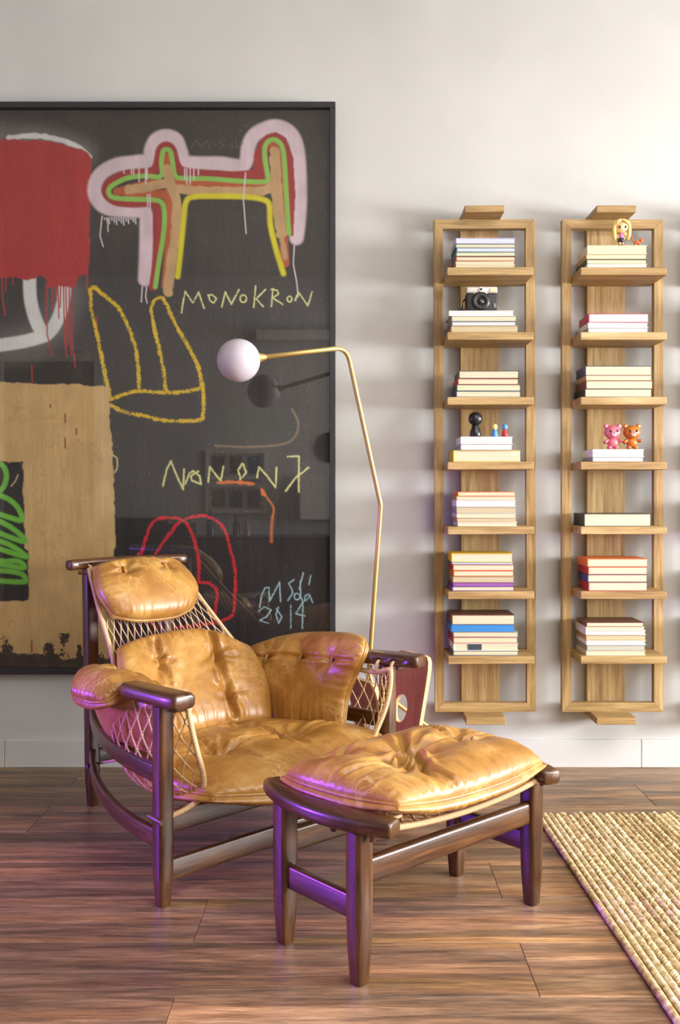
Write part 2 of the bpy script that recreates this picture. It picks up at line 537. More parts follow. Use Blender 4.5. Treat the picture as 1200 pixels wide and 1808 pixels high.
# wall outlet behind the armchair
wo = empty('wall_outlet', W(625, 1237, D)); tag(wo, 'white wall socket low on the wall between armchair and lamp', 'wall socket')
MB().rbox(-.041, .041, -.009, 0, -.042, .042, .003).build('cover_plate', white_gloss, wo)
wp2 = tag(MB().rbox(-.02, .02, -.045, -.010, -.042, -.012, .006).build('power_plug', plain('plug', (38, 36, 60), rough=0.4)), 'small dark plug in the wall socket beside the armchair', 'plug')
wp2.location = W(625, 1237, D)

# ------------------------------------------------------------------ the painting
ART_D = 3.692


def AX(px): return (px - CX) / F * ART_D
def AZ(py): return CAMH - (py - CY) / F * ART_D


def paint_sheet():
    xs = np.concatenate([np.arange(-330, 0, 6.0), np.arange(0, 584.1, 1.15)])
    ys = np.arange(186, 1187.1, 1.15)
    PX, PY = np.meshgrid(xs, ys)
    h, w = PX.shape
    lin = lambda c: np.array(srgb(*c)[:3])
    rng = np.random.default_rng(5)

    def vnoise(sx, sy, seed):
        g = np.random.default_rng(seed).random((260, 260))
        u = (PX + 400) / sx; v = PY / sy
        iu = np.floor(u).astype(int); iv = np.floor(v).astype(int); fu = u - iu; fv = v - iv
        fu = fu * fu * (3 - 2 * fu); fv = fv * fv * (3 - 2 * fv)
        G = lambda a, b: g[b % 260, a % 260]
        return (G(iu, iv) * (1 - fu) + G(iu + 1, iv) * fu) * (1 - fv) + (G(iu, iv + 1) * (1 - fu) + G(iu + 1, iv + 1) * fu) * fv
    fineN = rng.random((h, w))
    n8, n20, n60 = vnoise(8, 8, 1), vnoise(20, 24, 2), vnoise(60, 80, 3)
    n3 = vnoise(2.6, 2.6, 4)
    nv = vnoise(14, 90, 6)
    img = np.empty((h, w, 3)); base = lin((58, 54, 54))
    img[:] = base * (0.8 + 0.4 * n60[..., None])

    def over(col, a, var=0.0, nz=None):
        c = np.minimum(lin(col) * 1.3, .93)
        cc = c[None, None] * (1 + var * ((nz if nz is not None else n20) - 0.5) * 2)[..., None] if var else c
        img[:] = img * (1 - a[..., None]) + cc * a[..., None]

    def dist(pts):
        d = np.full((h, w), 1e9)
        for (x0, y0), (x1, y1) in zip(pts, pts[1:]):
            bx = (PX[0] > min(x0, x1) - 60) & (PX[0] < max(x0, x1) + 60)
            by = (PY[:, 0] > min(y0, y1) - 60) & (PY[:, 0] < max(y0, y1) + 60)
            if not bx.any() or not by.any(): continue
            sl = np.ix_(by, bx)
            ax, ay = PX[sl] - x0, PY[sl] - y0
            dx, dy = x1 - x0, y1 - y0
            t = np.clip((ax * dx + ay * dy) / max(dx * dx + dy * dy, 1e-6), 0, 1)
            d[sl] = np.minimum(d[sl], np.hypot(ax - t * dx, ay - t * dy))
        return d

    def sm(d, e0, e1): 
        t = np.clip((d - e0) / (e1 - e0), 0, 1); return 1 - t * t * (3 - 2 * t)

    def stroke(pts, width, col, soft=1.5, chalk=0.0, var=0.06, curve=True, alpha=1.0, wob=0.0):
        if curve and len(pts) > 2: pts = [tuple(q) for q in crom(pts, 6)]
        d = dist(pts)
        if wob: d = d + (n8 - 0.5) * wob
        a = sm(d, width / 2 - soft, width / 2 + soft) * alpha
        if chalk: a = a * np.clip((n3 * 0.55 + fineN * 0.45 - chalk + 0.3 * sm(d, 0, width / 2)) * 5, 0, 1)
        over(col, a, var)

    def poly(pts, col, soft=1.5, var=0.1, nz=None, alpha=1.0, rough=0.0):
        ins = np.zeros((h, w), bool); X = PX + ((n8 - .5) * rough if rough else 0); Y = PY + ((n8[::-1] - .5) * rough if rough else 0)
        n = len(pts)
        for i in range(n):
            (x0, y0), (x1, y1) = pts[i], pts[(i + 1) % n]
            if y0 == y1: continue
            c = ((y0 > Y) != (y1 > Y)) & (X < (x1 - x0) * (Y - y0) / (y1 - y0) + x0)
            ins ^= c
        a = ins.astype(float)
        for _ in range(int(soft)):
            a = (a + np.roll(a, 1, 0) + np.roll(a, -1, 0) + np.roll(a, 1, 1) + np.roll(a, -1, 1)) / 5
        over(col, a * alpha, var, nz)
    B = lambda L_: [(140 + .3833 * x, 190 + .3833 * y) for x, y in L_]
    C = lambda L_: [(130 + .225 * x, 480 + .225 * y) for x, y in L_]
    E_ = lambda L_: [(200 + .35 * x, 760 + .35 * y) for x, y in L_]
    Fc = lambda L_: [(.3154 * x, 640 + .3154 * y) for x, y in L_]
    # white spray and ring behind the red field
    stroke([(-120, 262), (-40, 250), (40, 246), (100, 254), (145, 272)], 46, (150, 145, 142), soft=20, alpha=.45)
    stroke([(15, 243), (50, 240), (90, 243), (130, 256), (158, 276)], 9, (232, 226, 222), soft=2, wob=3)
    stroke([(20, 610), (60, 602), (95, 575), (118, 520)], 60, (150, 146, 146), soft=26, alpha=.35)
    stroke([(52, 480), (54, 530), (66, 572), (80, 592)], 23, (225, 221, 221), soft=2.5)
    stroke([(-80, 606), (-30, 612), (10, 608), (50, 601), (85, 588), (105, 556), (113, 520), (114, 495)], 23, (226, 222, 222), soft=2.5)
    red = (176, 44, 46)
    poly([(-330, 262), (-200, 250), (-60, 247), (0, 246), (30, 246), (40, 249), (62, 248), (90, 250), (112, 256), (140, 262), (152, 268), (160, 275), (163, 330), (159, 370),
          (158, 420), (157, 486), (140, 488), (133, 500), (130, 508), (110, 506), (84, 507), (81, 494), (78, 488), (67, 486), (64, 492), (40, 494), (22, 488), (0, 491), (-120, 490), (-330, 494)], red, 1.5, .03, n20, rough=4)
    for pts in ([(82, 500), (83, 590), (92, 628)], [(92, 505), (93, 547)], [(98, 505), (99, 532)], [(102, 505), (104, 562)], [(107, 505), (106, 543)],
                [(112, 505), (114, 600), (118, 630)], [(116, 505), (119, 610)], [(122, 505), (122, 580), (126, 627)], [(128, 503), (127, 600), (133, 648)],
                [(3, 488), (5, 530), (9, 557)], [(10, 488), (10, 513)], [(22, 488), (23, 503)], [(153, 486), (154, 514)], [(56, 645), (57, 674)], [(170, 560), (172, 600)]):
        stroke(pts, 2.4, (178, 50, 50), soft=.9, curve=False)
    # the four legged figure
    stroke(B([(303, 790), (308, 680), (310, 560), (303, 485), (240, 473), (150, 468), (95, 440), (70, 380), (95, 310), (170, 265), (260, 252), (322, 240), (332, 190), (355, 148), (400, 132),
              (445, 150), (467, 205), (485, 248), (560, 258), (650, 258), (740, 270), (770, 240), (778, 180), (803, 130), (850, 100), (905, 87), (960, 108), (995, 160), (1010, 250), (1015, 400), (1010, 520), (1000, 600)]),
           25, (228, 198, 208), soft=3.2, var=.09)
    rd = (160, 44, 44)
    stroke(B([(340, 825), (355, 700), (358, 560), (345, 448), (250, 442), (165, 432), (122, 390), (140, 345), (220, 305), (330, 297), (358, 260), (372, 195), (400, 175),
              (428, 195), (445, 255), (475, 292), (560, 303), (700, 312), (810, 305)]), 15, rd, soft=2)
    poly(B([(800, 300), (805, 215), (830, 155), (860, 125), (905, 112), (950, 140), (985, 230), (995, 400), (985, 590), (965, 590), (950, 430), (930, 230), (870, 200), (868, 335), (800, 335)]), rd, 1)
    og = (186, 88, 44)
    for pts in ([(398, 820), (412, 650), (418, 480), (400, 395)], [(175, 388), (240, 372), (330, 350), (400, 350)], [(400, 228), (402, 300)], [(440, 345), (600, 355), (740, 362), (880, 360)],
                [(895, 178), (925, 300), (938, 560), (948, 715)], [(400, 400), (300, 398), (220, 400)]):
        stroke(B(pts), 15, og, soft=2)
    stroke(B([(350, 825), (365, 720), (385, 600), (392, 500), (380, 440), (340, 425), (250, 422), (160, 415), (135, 390), (150, 360), (220, 325), (300, 315), (375, 315), (378, 250), (385, 205), (400, 192),
              (420, 205), (430, 260), (440, 310), (470, 325), (600, 328), (760, 340), (860, 340), (866, 310), (855, 240), (855, 180), (880, 150), (910, 152), (935, 185), (945, 260), (952, 380), (958, 480), (965, 580)]),
           8.5, (140, 196, 84), soft=1.4)
    tn = (196, 160, 112)
    for pts, wd in (([(228, 378), (300, 368), (400, 350), (455, 375), (600, 385), (760, 385), (860, 380), (895, 350)], 16), ([(405, 285), (420, 360), (448, 430), (445, 560), (425, 700), (408, 850)], 17),
                    ([(900, 205), (905, 330), (915, 450), (930, 580)], 19), ([(930, 580), (938, 640), (947, 690)], 9)):
        stroke(B(pts), wd, tn, soft=1.6, var=.12, wob=3)
    stroke(B([(453, 778), (470, 620), (482, 500), (490, 440), (520, 412), (640, 408), (780, 412), (850, 425), (875, 450), (880, 540), (905, 650), (940, 765)]), 9.5, (238, 208, 22), soft=2.4)
    pk = (232, 206, 214)
    drips = [[(105, 500), (95, 590), (110, 640)], [(130, 510), (132, 570)], [(765, 300), (755, 420), (768, 580)], [(990, 630), (985, 720), (1000, 800), (1008, 870)],
             [(290, 825), (285, 895)], [(310, 825), (305, 870), (312, 900)], [(325, 400), (326, 470)], [(314, 400), (314, 455)]]
    for k in range(14): drips.append([(115 + 11 * k, 508), (117 + 11 * k, 515 + 28 * ((k * 37 % 11) / 11))])
    for x_, l_ in ((240, 14), (250, 18), (275, 50), (305, 60), (312, 40), (485, 40), (495, 64), (510, 60), (527, 45), (548, 18), (205, 12)): drips.append([(x_, 282), (x_, 290 + l_)])
    for pts in drips: stroke(B(pts), 2.2, pk, soft=.8, curve=False)
    # yellow chalk hand shape
    yc = (246, 184, 16)
    for pts in ([(290, 985), (250, 820), (205, 600), (170, 430), (140, 310), (135, 200), (130, 140), (160, 120), (200, 150), (270, 210), (350, 280), (400, 370), (450, 480), (490, 620), (505, 760), (515, 930)],
                [(725, 935), (700, 740), (660, 560), (620, 380), (610, 280), (640, 220), (690, 200), (720, 240), (780, 370), (850, 500), (920, 620), (980, 760), (1010, 900), (1020, 1050), (1010, 1150)],
                [(1010, 1160), (900, 1170), (700, 1165), (560, 1130), (400, 1100), (285, 1045)], [(290, 1000), (400, 960), (520, 935), (700, 945), (850, 945), (990, 915)]):
        stroke(C(pts), 7.2, yc, soft=1.0, chalk=.40, wob=2)
    pc = (226, 222, 150)

    def word(T, strokes, wd, col):
        for s_ in strokes:
            if len(s_) == 3 and not isinstance(s_[0], tuple):
                x_, y_, r_ = s_; pts = [(x_ + r_ * math.cos(a), y_ + 1.15 * r_ * math.sin(a)) for a in np.linspace(-2, 4.4, 14)]
                stroke(T(pts), wd, col, soft=.9, chalk=.30, curve=False)
            else:
                stroke(T(s_), wd, col, soft=.9, chalk=.30, curve=False)
    word(B, [[(470, 945), (478, 895), (488, 846), (522, 900), (550, 850), (562, 890), (575, 925)], [(592, 865), (612, 862), (632, 880), (618, 900), (600, 888), (596, 866)],
             [(656, 918), (672, 850), (700, 905), (735, 838)], (755, 880, 15), [(812, 822), (803, 920)], [(857, 838), (815, 880), (846, 916)],
             [(892, 835), (884, 915)], [(884, 838), (912, 842), (918, 858), (890, 876), (936, 906)], (968, 882, 11), [(994, 888), (1008, 850), (1052, 912), (1072, 850)]], 2.9, pc)
    word(E_, [[(250, 280), (268, 200), (290, 155), (320, 230), (352, 297), (357, 196)], [(362, 270), (385, 215), (402, 205)], [(402, 205), (436, 230), (442, 272), (395, 252), (390, 230), (430, 205)],
              [(478, 260), (487, 184), (542, 256), (556, 178)], [(650, 168), (630, 200), (640, 246), (670, 212), (655, 170)], [(725, 236), (735, 186), (772, 226), (818, 287), (823, 188)],
              [(880, 132), (936, 130), (935, 312)], [(985, 186), (920, 238), (870, 305)]], 3.6, pc)
    bl = (176, 216, 240)
    word(E_, [[(738, 893), (748, 830), (765, 795), (785, 792), (788, 862)], [(788, 862), (838, 765), (843, 862)], [(912, 752), (884, 772), (900, 800), (905, 820), (880, 858)], (926, 838, 14),
              [(938, 800), (958, 718), (942, 770), (945, 840), (955, 862)], [(985, 825), (965, 835), (965, 860), (985, 845), (990, 830), (1005, 868)], [(996, 732), (986, 778)],
              [(733, 912), (762, 890), (796, 905), (772, 940), (738, 958), (780, 972)], [(832, 892), (820, 930), (833, 972), (850, 940), (822, 900)], [(895, 880), (895, 1000)],
              [(955, 866), (920, 925), (966, 936)], [(956, 866), (953, 1000)]], 2.3, bl)
    for s_ in ([(515, 185), (540, 150), (560, 180), (590, 150), (598, 188)], [(670, 145), (645, 160), (668, 175), (645, 192)], [(690, 175), (705, 165), (705, 188), (690, 185)], [(720, 140), (722, 185), (745, 175), (755, 160)]):
        stroke(B(s_), 1.4, (92, 86, 84), soft=.7, curve=False)
    # red chalk loops
    rc = (214, 44, 56)
    for pts in ([(140, 625), (180, 500), (220, 450), (300, 440), (360, 460), (400, 530), (430, 650), (430, 760)],
                [(215, 620), (270, 540), (340, 460), (430, 430), (500, 445), (560, 500), (590, 600), (615, 720), (612, 850), (600, 930), (540, 965)],
                [(425, 765), (480, 770), (520, 810), (515, 900), (510, 960)], [(240, 1010), (290, 995), (400, 985), (520, 970)], [(130, 620), (100, 760), (120, 900), (240, 1010)]):
        stroke(E_(pts), 6.4, rc, soft=1.0, chalk=.40, wob=1.5)
    # glossy dark patches and orange flash
    poly([(368, 740), (376, 724), (410, 716), (480, 715), (510, 725), (524, 745), (520, 765), (500, 780), (440, 785), (380, 783), (370, 770)], (52, 51, 50), 1, .05, rough=5, alpha=.9)
    stroke([(515, 722), (526, 745), (522, 768), (500, 784), (440, 789), (380, 787)], 3, (170, 140, 104), soft=2.2, alpha=.6)
    oc = (230, 120, 62)
    stroke(E_([(525, 263), (580, 260), (640, 263), (705, 268)]), 5.5, oc, soft=1.5, wob=3)
    poly(E_([(742, 288), (760, 300), (776, 335), (760, 333), (744, 325)]), oc, 1)
    stroke(E_([(775, 340), (808, 390), (802, 440)]), 3.2, oc, soft=1.5); stroke(E_([(802, 440), (797, 500), (797, 560)]), 5, oc, soft=2.4, alpha=.7)
    # gold leaf field with the green scribble
    gold = (206, 172, 116)
    poly([(-330, 672), (-150, 676), (0, 674), (50, 677), (60, 679), (140, 678), (145, 681), (192, 681), (194, 720), (193, 745), (197, 770), (199, 800), (201, 860), (203, 940), (204, 966), (201, 968),
          (202, 1100), (204, 1140), (190, 1163), (150, 1160), (115, 1165), (90, 1156), (0, 1152), (-150, 1156), (-330, 1150)], gold, 1, .08, n20, rough=3)
    poly([(-330, 816), (0, 815), (40, 815), (42, 900), (44, 968), (50, 972), (51, 1061), (0, 1063), (-330, 1060)], (34, 32, 34), 1, .1, rough=3)
    dk = np.clip((vnoise(10, 26, 9) + .35 * n3 - (.94 - .3 * np.clip((PY - 1122) / 34, 0, 1))) * 9, 0, 1) * (PY > 1118) * (PX < 206)
    over((36, 33, 35), dk)
    cr_ = np.clip((.03 - np.abs(vnoise(26, 70, 12) * .7 + n8 * .3 - .5)) * 60, 0, 1) * (n60 > .5) * (PX < 196) * (PY > 690) * (PY < 1140) * ((PX > 52) | (PY < 812) | (PY > 1066))
    over((150, 116, 72), cr_ * .22)
    for pts in ([(115, 731), (115, 746)], [(115, 773), (115, 791)], [(135, 757), (135, 767)], [(89, 714), (89, 719)], [(56, 1132), (56, 1152)]): stroke(pts, 2.4, (140, 40, 34), soft=.8, curve=False)
    gr = (112, 190, 62)
    stroke(Fc([(-160, 600), (-60, 560), (10, 572), (36, 630), (14, 705), (-60, 750), (-160, 770)]), 9, gr, soft=1.6)
    zz = [(-160, 730), (0, 745), (90, 800), (122, 880), (60, 870), (-160, 800), (-160, 850), (0, 890), (110, 960), (120, 1000), (-160, 900), (-160, 960), (30, 1010), (135, 1075), (120, 1082), (-160, 1000),
          (-160, 1060), (0, 1110), (90, 1110), (130, 1130), (125, 1150), (0, 1130), (-160, 1120), (-160, 1170), (0, 1165), (110, 1180), (142, 1210), (130, 1228), (0, 1222), (-160, 1200)]
    stroke(Fc(zz), 9, gr, soft=1.8)
    stroke(Fc([(635, 520), (655, 540), (655, 590), (642, 615)]), 2.6, (206, 180, 130), soft=.8)
    stroke(Fc([(100, 630), (85, 665), (62, 692)]), 2.2, (206, 180, 130), soft=.8)
    # chalk dust specks
    sp = (fineN > .9972) & (n60 > .45); over((170, 165, 160), sp * .5)
    v = np.stack([AX(PX).ravel(), np.zeros(h * w), AZ(PY).ravel()], 1).astype(np.float32)
    idx = np.arange(h * w).reshape(h, w)
    quads = np.stack([idx[:-1, :-1], idx[1:, :-1], idx[1:, 1:], idx[:-1, 1:]], -1).reshape(-1, 4).astype(np.int32)
    me = bpy.data.meshes.new('artwork_sheet')
    me.vertices.add(h * w); me.vertices.foreach_set('co', v.ravel())
    me.loops.add(quads.size); me.loops.foreach_set('vertex_index', quads.ravel())
    me.polygons.add(len(quads)); me.polygons.foreach_set('loop_start', np.arange(0, quads.size, 4, dtype=np.int32))
    me.update(calc_edges=True)
    at = me.color_attributes.new('paint', 'FLOAT_COLOR', 'POINT')
    at.data.foreach_set('color', np.concatenate([np.clip(img, 0, 1).reshape(-1, 3), np.ones((h * w, 1))], 1).astype(np.float32).ravel())
    return me


art = empty('framed_painting', (0, 0, 0))
tag(art, 'large glazed black painting with chalk drawings, gold and red fields in thin black frame', 'painting')
sh = link('artwork_sheet', paint_sheet(), art_mat(), art)
sh.location = (0, ART_D - D, 0)
bkm = plain('frame_black', (44, 43, 46), rough=0.45)
fx0, fx1, fz0, fz1 = AX(-345), W(592, 0, 3.66).x, W(0, 1191, 3.66).z, W(0, 179, 3.66).z
fw_ = 0.022
MB().rbox(fx0, fx1, -.05, -.001, fz1 - fw_, fz1, .0015, 1).build('frame_rail', bkm, art)
MB().rbox(fx0, fx1, -.05, -.001, fz0, fz0 + fw_, .0015, 1).build('frame_rail', bkm, art)
MB().rbox(fx0, fx0 + fw_, -.0495, -.001, fz0 + fw_, fz1 - fw_, .0015, 1).build('frame_stile', bkm, art)
MB().rbox(fx1 - fw_, fx1, -.0495, -.001, fz0 + fw_, fz1 - fw_, .0015, 1).build('frame_stile', bkm, art)
MB().box(fx0 + .01, fx1 - .01, -.012, -.002, fz0 + .01, fz1 - .01).build('backing_board', plain('backing', (34, 32, 32), rough=.8), art)
gy = -.036
link('glass_pane', mesh('glass_pane', [(fx0 + fw_, gy, fz0 + fw_), (fx1 - fw_, gy, fz0 + fw_), (fx1 - fw_, gy, fz1 - fw_), (fx0 + fw_, gy, fz1 - fw_)], [(0, 1, 2, 3)], False), glass_pane(), art)

# ------------------------------------------------------------------ wall bookshelves and books
SZ = [1.869 - 0.2343 * k for k in range(7)]       # tops of the seven shelves


def bookshelf(xc, label, lean=0.0):
    t = empty('wall_bookshelf', (xc, 0, 0.229)); tag(t, label, 'bookshelf', 'tall oak bookshelves on the wall')
    t.rotation_euler = (0, lean, 0)
    z0 = 0.229
    hw, b, y0, y1 = 0.190, 0.034, -0.080, -0.049
    zt = 2.083 - z0
    MB().rbox(-.085, .060, -.03, 0, 0.0, zt, .0015, 1).build('back_plank', oak('z'), t)
    e = .0004                                                  # mitred corners with a hairline joint
    MB().prism([(-hw, e), (-hw + b, b + e), (-hw + b, zt - b - e), (-hw, zt - e)], y0, y1).build('frame_post', oak('z'), t)
    MB().prism([(hw, e), (hw - b, b + e), (hw - b, zt - b - e), (hw, zt - e)], y0, y1).build('frame_post', oak('z'), t)
    MB().prism([(-hw + e, zt), (-hw + b + e, zt - b), (hw - b - e, zt - b), (hw - e, zt)], y0, y1).build('frame_rail', oak('x'), t)
    MB().prism([(-hw + e, 0), (-hw + b + e, b), (hw - b - e, b), (hw - e, 0)], y0, y1).build('frame_rail', oak('x'), t)
    MB().rbox(-.085, .060, -.175, -.0, zt, zt + .025, .0015, 1).build('cap_plank', oak('x'), t)
    MB().rbox(-.085, .060, -.175, -.0, -.026, 0, .0015, 1).build('cap_plank', oak('x'), t)
    for k, z in enumerate(SZ):
        MB().rbox(-hw + b + .0005, hw - b - .0005, -.226, -.0305, z - .028 - z0, z - z0, .0015, 1).build('shelf', oak('x'), t)
    return t


TX = [0.5225, 1.001, 1.479]
TNAME = ['bookshelf beside lamp', 'bookshelf with blonde doll', 'bookshelf nearest window']
bookshelf(TX[0], 'tall oak wall bookshelf beside the floor lamp, instant camera on its second shelf', lean=R(-.15))
bookshelf(TX[1], 'tall oak wall bookshelf with the blonde doll on its top stack')
bookshelf(TX[2], 'tall oak wall bookshelf nearest the window, past the shelf with the doll')
CRE, WHI, BEI, BLU, GRY = (212, 202, 172), (214, 212, 210), (194, 178, 144), (196, 203, 218), (186, 180, 168)
PG = {}


def pages_mat(c):
    if c in PG: return PG[c]
    m, nt, N, L, b = new_mat('book_pages')
    tc = N.new('ShaderNodeTexCoord'); mp = N.new('ShaderNodeMapping'); mp.inputs['Scale'].default_value = (6, 6, 900)
    L.new(tc.outputs['Object'], mp.inputs['Vector'])
    n = N.new('ShaderNodeTexNoise'); n.inputs['Scale'].default_value = 1; n.inputs['Detail'].default_value = 2
    L.new(mp.outputs[0], n.inputs['Vector'])
    cr = ramp(N, [(0.3, tuple(int(x * .86) for x in c)), (0.6, c)])
    L.new(n.outputs['Fac'], cr.inputs[0]); L.new(cr.outputs[0], b.inputs['Base Color']); b.inputs['Roughness'].default_value = .8
    PG[c] = m
    return m


# every stack from the top book down: thickness in crop pixels, pages, cover, left and right edge in crop pixels, soft back
CV = dict(lilac=(190, 170, 214), teal=(60, 120, 116), slate=(84, 96, 120), red=(168, 40, 40), tan=(176, 140, 96), grey=(150, 148, 146), white=(226, 224, 222), black=(34, 32, 36),
          green=(40, 70, 56), yellow=(226, 186, 34), orange=(222, 110, 36), brown=(104, 62, 44), purple=(110, 54, 140), blue=(40, 116, 186), magenta=(176, 24, 84), navy=(48, 56, 92), cream=(220, 208, 180), pink=(206, 120, 140))
ST = {
    (0, 0): (740, [(25, BLU, 'lilac', 170, 443), (18, CRE, 'teal', 168, 443), (20, BLU, 'slate', 172, 443), (19, CRE, 'teal', 170, 443), (20, CRE, 'red', 170, 443), (18, CRE, 'tan', 168, 441), (15, CRE, 'cream', 170, 441)]),
    (0, 1): (740, [(24, WHI, 'white', 138, 436), (25, CRE, 'grey', 150, 448), (20, WHI, 'slate', 150, 446), (31, BEI, 'tan', 148, 457)]),
    (0, 2): (740, [(35, CRE, 'black', 182, 458), (27, CRE, 'red', 178, 458), (30, CRE, 'green', 172, 468), (28, CRE, 'navy', 170, 468)]),
    (0, 3): (740, [(33, WHI, 'white', 192, 432), (29, WHI, 'grey', 190, 430), (53, CRE, 'yellow', 158, 470)]),
    (0, 4): (740, [(20, CRE, 'orange', 178, 444), (18, CRE, 'tan', 172, 446), (30, WHI, 'white', 172, 446), (30, BEI, 'grey', 172, 448), (20, CRE, 'cream', 174, 448), (18, BEI, 'tan', 175, 450), (21, CRE, 'cream', 178, 452)]),
    (0, 5): (740, [(40, CRE, 'yellow', 150, 432), (10, BLU, 'slate', 150, 434), (28, CRE, 'red', 155, 438), (25, CRE, 'orange', 158, 436), (29, BEI, 'tan', 156, 438), (18, (150, 90, 160), 'purple', 156, 436), (20, CRE, 'purple', 152, 438)]),
    (0, 6): (740, [(45, CRE, 'brown', 150, 440), (33, (46, 124, 190), 'blue', 148, 438), (23, CRE, 'grey', 158, 457), (29, CRE, 'red', 156, 455), (33, CRE, 'white', 158, 457), (22, CRE, 'slate', 156, 457)]),
    (1, 0): (740, [(40, CRE, 'cream', 775, 1050), (23, CRE, 'tan', 770, 1048), (22, CRE, 'green', 772, 1050), (18, WHI, 'cream', 774, 1050)]),
    (1, 1): (740, [(40, WHI, 'magenta', 780, 1057), (24, WHI, 'white', 779, 1057), (22, WHI, 'grey', 779, 1057)]),
    (1, 2): (740, [(43, CRE, 'navy', 766, 1072), (24, CRE, 'tan', 768, 1072), (38, CRE, 'brown', 768, 1077), (38, CRE, 'black', 762, 1072)]),
    (1, 3): (740, [(35, WHI, 'white', 800, 1038), (22, WHI, 'grey', 798, 1034)]),
    (1, 4): (740, [(58, CRE, 'black', 760, 1070)]),
    (1, 5): (740, [(37, CRE, 'orange', 775, 1054), (35, CRE, 'red', 778, 1052), (35, CRE, 'navy', 776, 1052), (40, CRE, 'red', 780, 1052)]),
    (1, 6): (740, [(20, CRE, 'brown', 770, 1036), (17, CRE, 'cream', 768, 1040), (20, WHI, 'white', 768, 1046), (25, BEI, 'tan', 770, 1046), (20, WHI, 'white', 770, 1044), (25, GRY, 'grey', 772, 1042), (23, CRE, 'cream', 770, 1044)]),
}
rnd = random.Random(11)
for k in range(7):
    n_ = rnd.choice((3, 4, 5))
    ST[(2, k)] = (740, [(rnd.randint(22, 40), rnd.choice((CRE, WHI, BEI)), rnd.choice(('tan', 'grey', 'white', 'navy', 'red', 'cream')), 1370 + rnd.randint(-8, 8), 1640 + rnd.randint(-8, 8)) for _ in range(n_)])
ORD = ['topmost', 'second from the top', 'third from the top', 'fourth from the top', 'fifth from the top', 'sixth from the top', 'seventh from the top']
SHN = ['top', 'second', 'third', 'fourth', 'fifth', 'sixth', 'lowest']
STACK_TOP = {}
BD = 3.495
for (t, k), (x0c, books) in ST.items():
    z = SZ[k] + 0.0004
    for i in range(len(books) - 1, -1, -1):
        thpx, pc, cv, l, r = books[i]
        th = thpx * .3833 / F * BD
        xl, xr = (740 + .3833 * l - CX) / F * BD, (740 + .3833 * r - CX) / F * BD
        if t == 2: xl, xr = TX[2] - .12 + rnd.uniform(-.01, .01), TX[2] + .12 + rnd.uniform(-.012, .012)
        w_ = xr - xl
        dp = 0.150 + rnd.uniform(-.008, .01)
        b = empty('book', ((xl + xr) / 2, BD - D + rnd.uniform(0, .006), z), R(rnd.uniform(-.7, .7)))
        pos = 'single' if len(books) == 1 else (ORD[i] if i < len(books) - 1 else 'bottom')
        tag(b, f'{cv}-covered book, {pos} on {SHN[k]} shelf of {TNAME[t]}', 'book', f'books stacked on {TNAME[t]}')
        ct = min(.0017, th * .10)
        MB().box(-w_ / 2 + .003, w_ / 2 - .003, .003, dp - .003, ct, th - ct).build('page_block', pages_mat(pc), b)
        cm = plain('cover_' + cv, CV[cv], rough=.45)
        cb = MB()
        cb.box(-w_ / 2, w_ / 2, 0, dp, 0, ct).box(-w_ / 2, w_ / 2, 0, dp, th - ct, th)
        cb.sweep([(-w_ / 2 + .0012, 0, th / 2), (-w_ / 2 + .0012, dp, th / 2)], .0016, th / 2, (0, 0, 1), r=.3)
        cb.build('cover', cm, b)
        if (t, k, i) == (0, 6, 1):
            MB().box(-w_ / 2 + .001, w_ / 2 - .001, -.0012, .003, .001, th - .001).build('spine_wrap', plain('blue_cloth', (46, 124, 190), rough=.5), b)
        if (t, k, i) == (0, 6, 4):
            MB().box(-w_ / 2 + .052, -w_ / 2 + .102, .0012, .003, ct + .0006, th - ct - .0006).build('edge_sticker', plain('sticker', (52, 60, 74), rough=.5), b)
        z += th + 0.0003
    STACK_TOP[(t, k)] = z


def at(px, d): return (px - CX) / F * d


# instant camera
icz = STACK_TOP[(0, 1)]
ic = empty('instant_camera', (at(850, 3.52), 3.52 - D, icz)); tag(ic, 'black and silver retro instant camera lying on books of the second shelf', 'camera')
blk = plain('camera_black', (30, 29, 31), rough=.5, bump=.3, bscale=900); sil = plain('camera_silver', (206, 204, 198), rough=.38, metal=.3)
MB().rbox(-.057, .057, -.012, .045, 0, .066, .006, 3).build('body', blk, ic, auto=40)
MB().rbox(-.056, .056, -.010, .044, .0665, .090, .005, 3).build('top_plate', sil, ic, auto=40)
ln = MB().lathe([(.040, -.012), (.040, .006), (.036, .009), (.033, .006)], 40, (-.006, -.002, .036), 'y').build('lens_ring', sil, ic, auto=40)
MB().lathe([(.033, 0), (.033, .006), (.027, .010), (.021, .010), (.015, .006)], 40, (-.006, -.0085, .036), 'y').build('lens_barrel', plain('lens_black', (24, 24, 26), rough=.35), ic, auto=40)
MB().lathe([(.015, 0), (.011, .004), (.001, .0055)], 24, (-.006, -.0125, .036), 'y').build('lens_glass', plain('lens_glass', (10, 10, 16), rough=.06, spec=.8), ic, smooth=True)
MB().rbox(.027, .052, -.0145, -.009, .070, .084, .002).build('flash_window', plain('flash', (224, 206, 160), rough=.25), ic)
MB().lathe([(.010, -.004), (.010, .003), (.007, .004)], 20, (-.004, -.0105, .079), 'y').build('viewfinder', sil, ic, auto=40)
MB().lathe([(.0045, 0), (.0045, .0025)], 16, (-.004, -.014, .079), 'y').build('viewfinder_glass', plain('lens_glass', (10, 10, 16)), ic, auto=40)
MB().rbox(.041, .050, -.0145, -.011, .012, .028, .001).build('shutter_button', plain('button_grey', (120, 118, 116), rough=.4), ic)
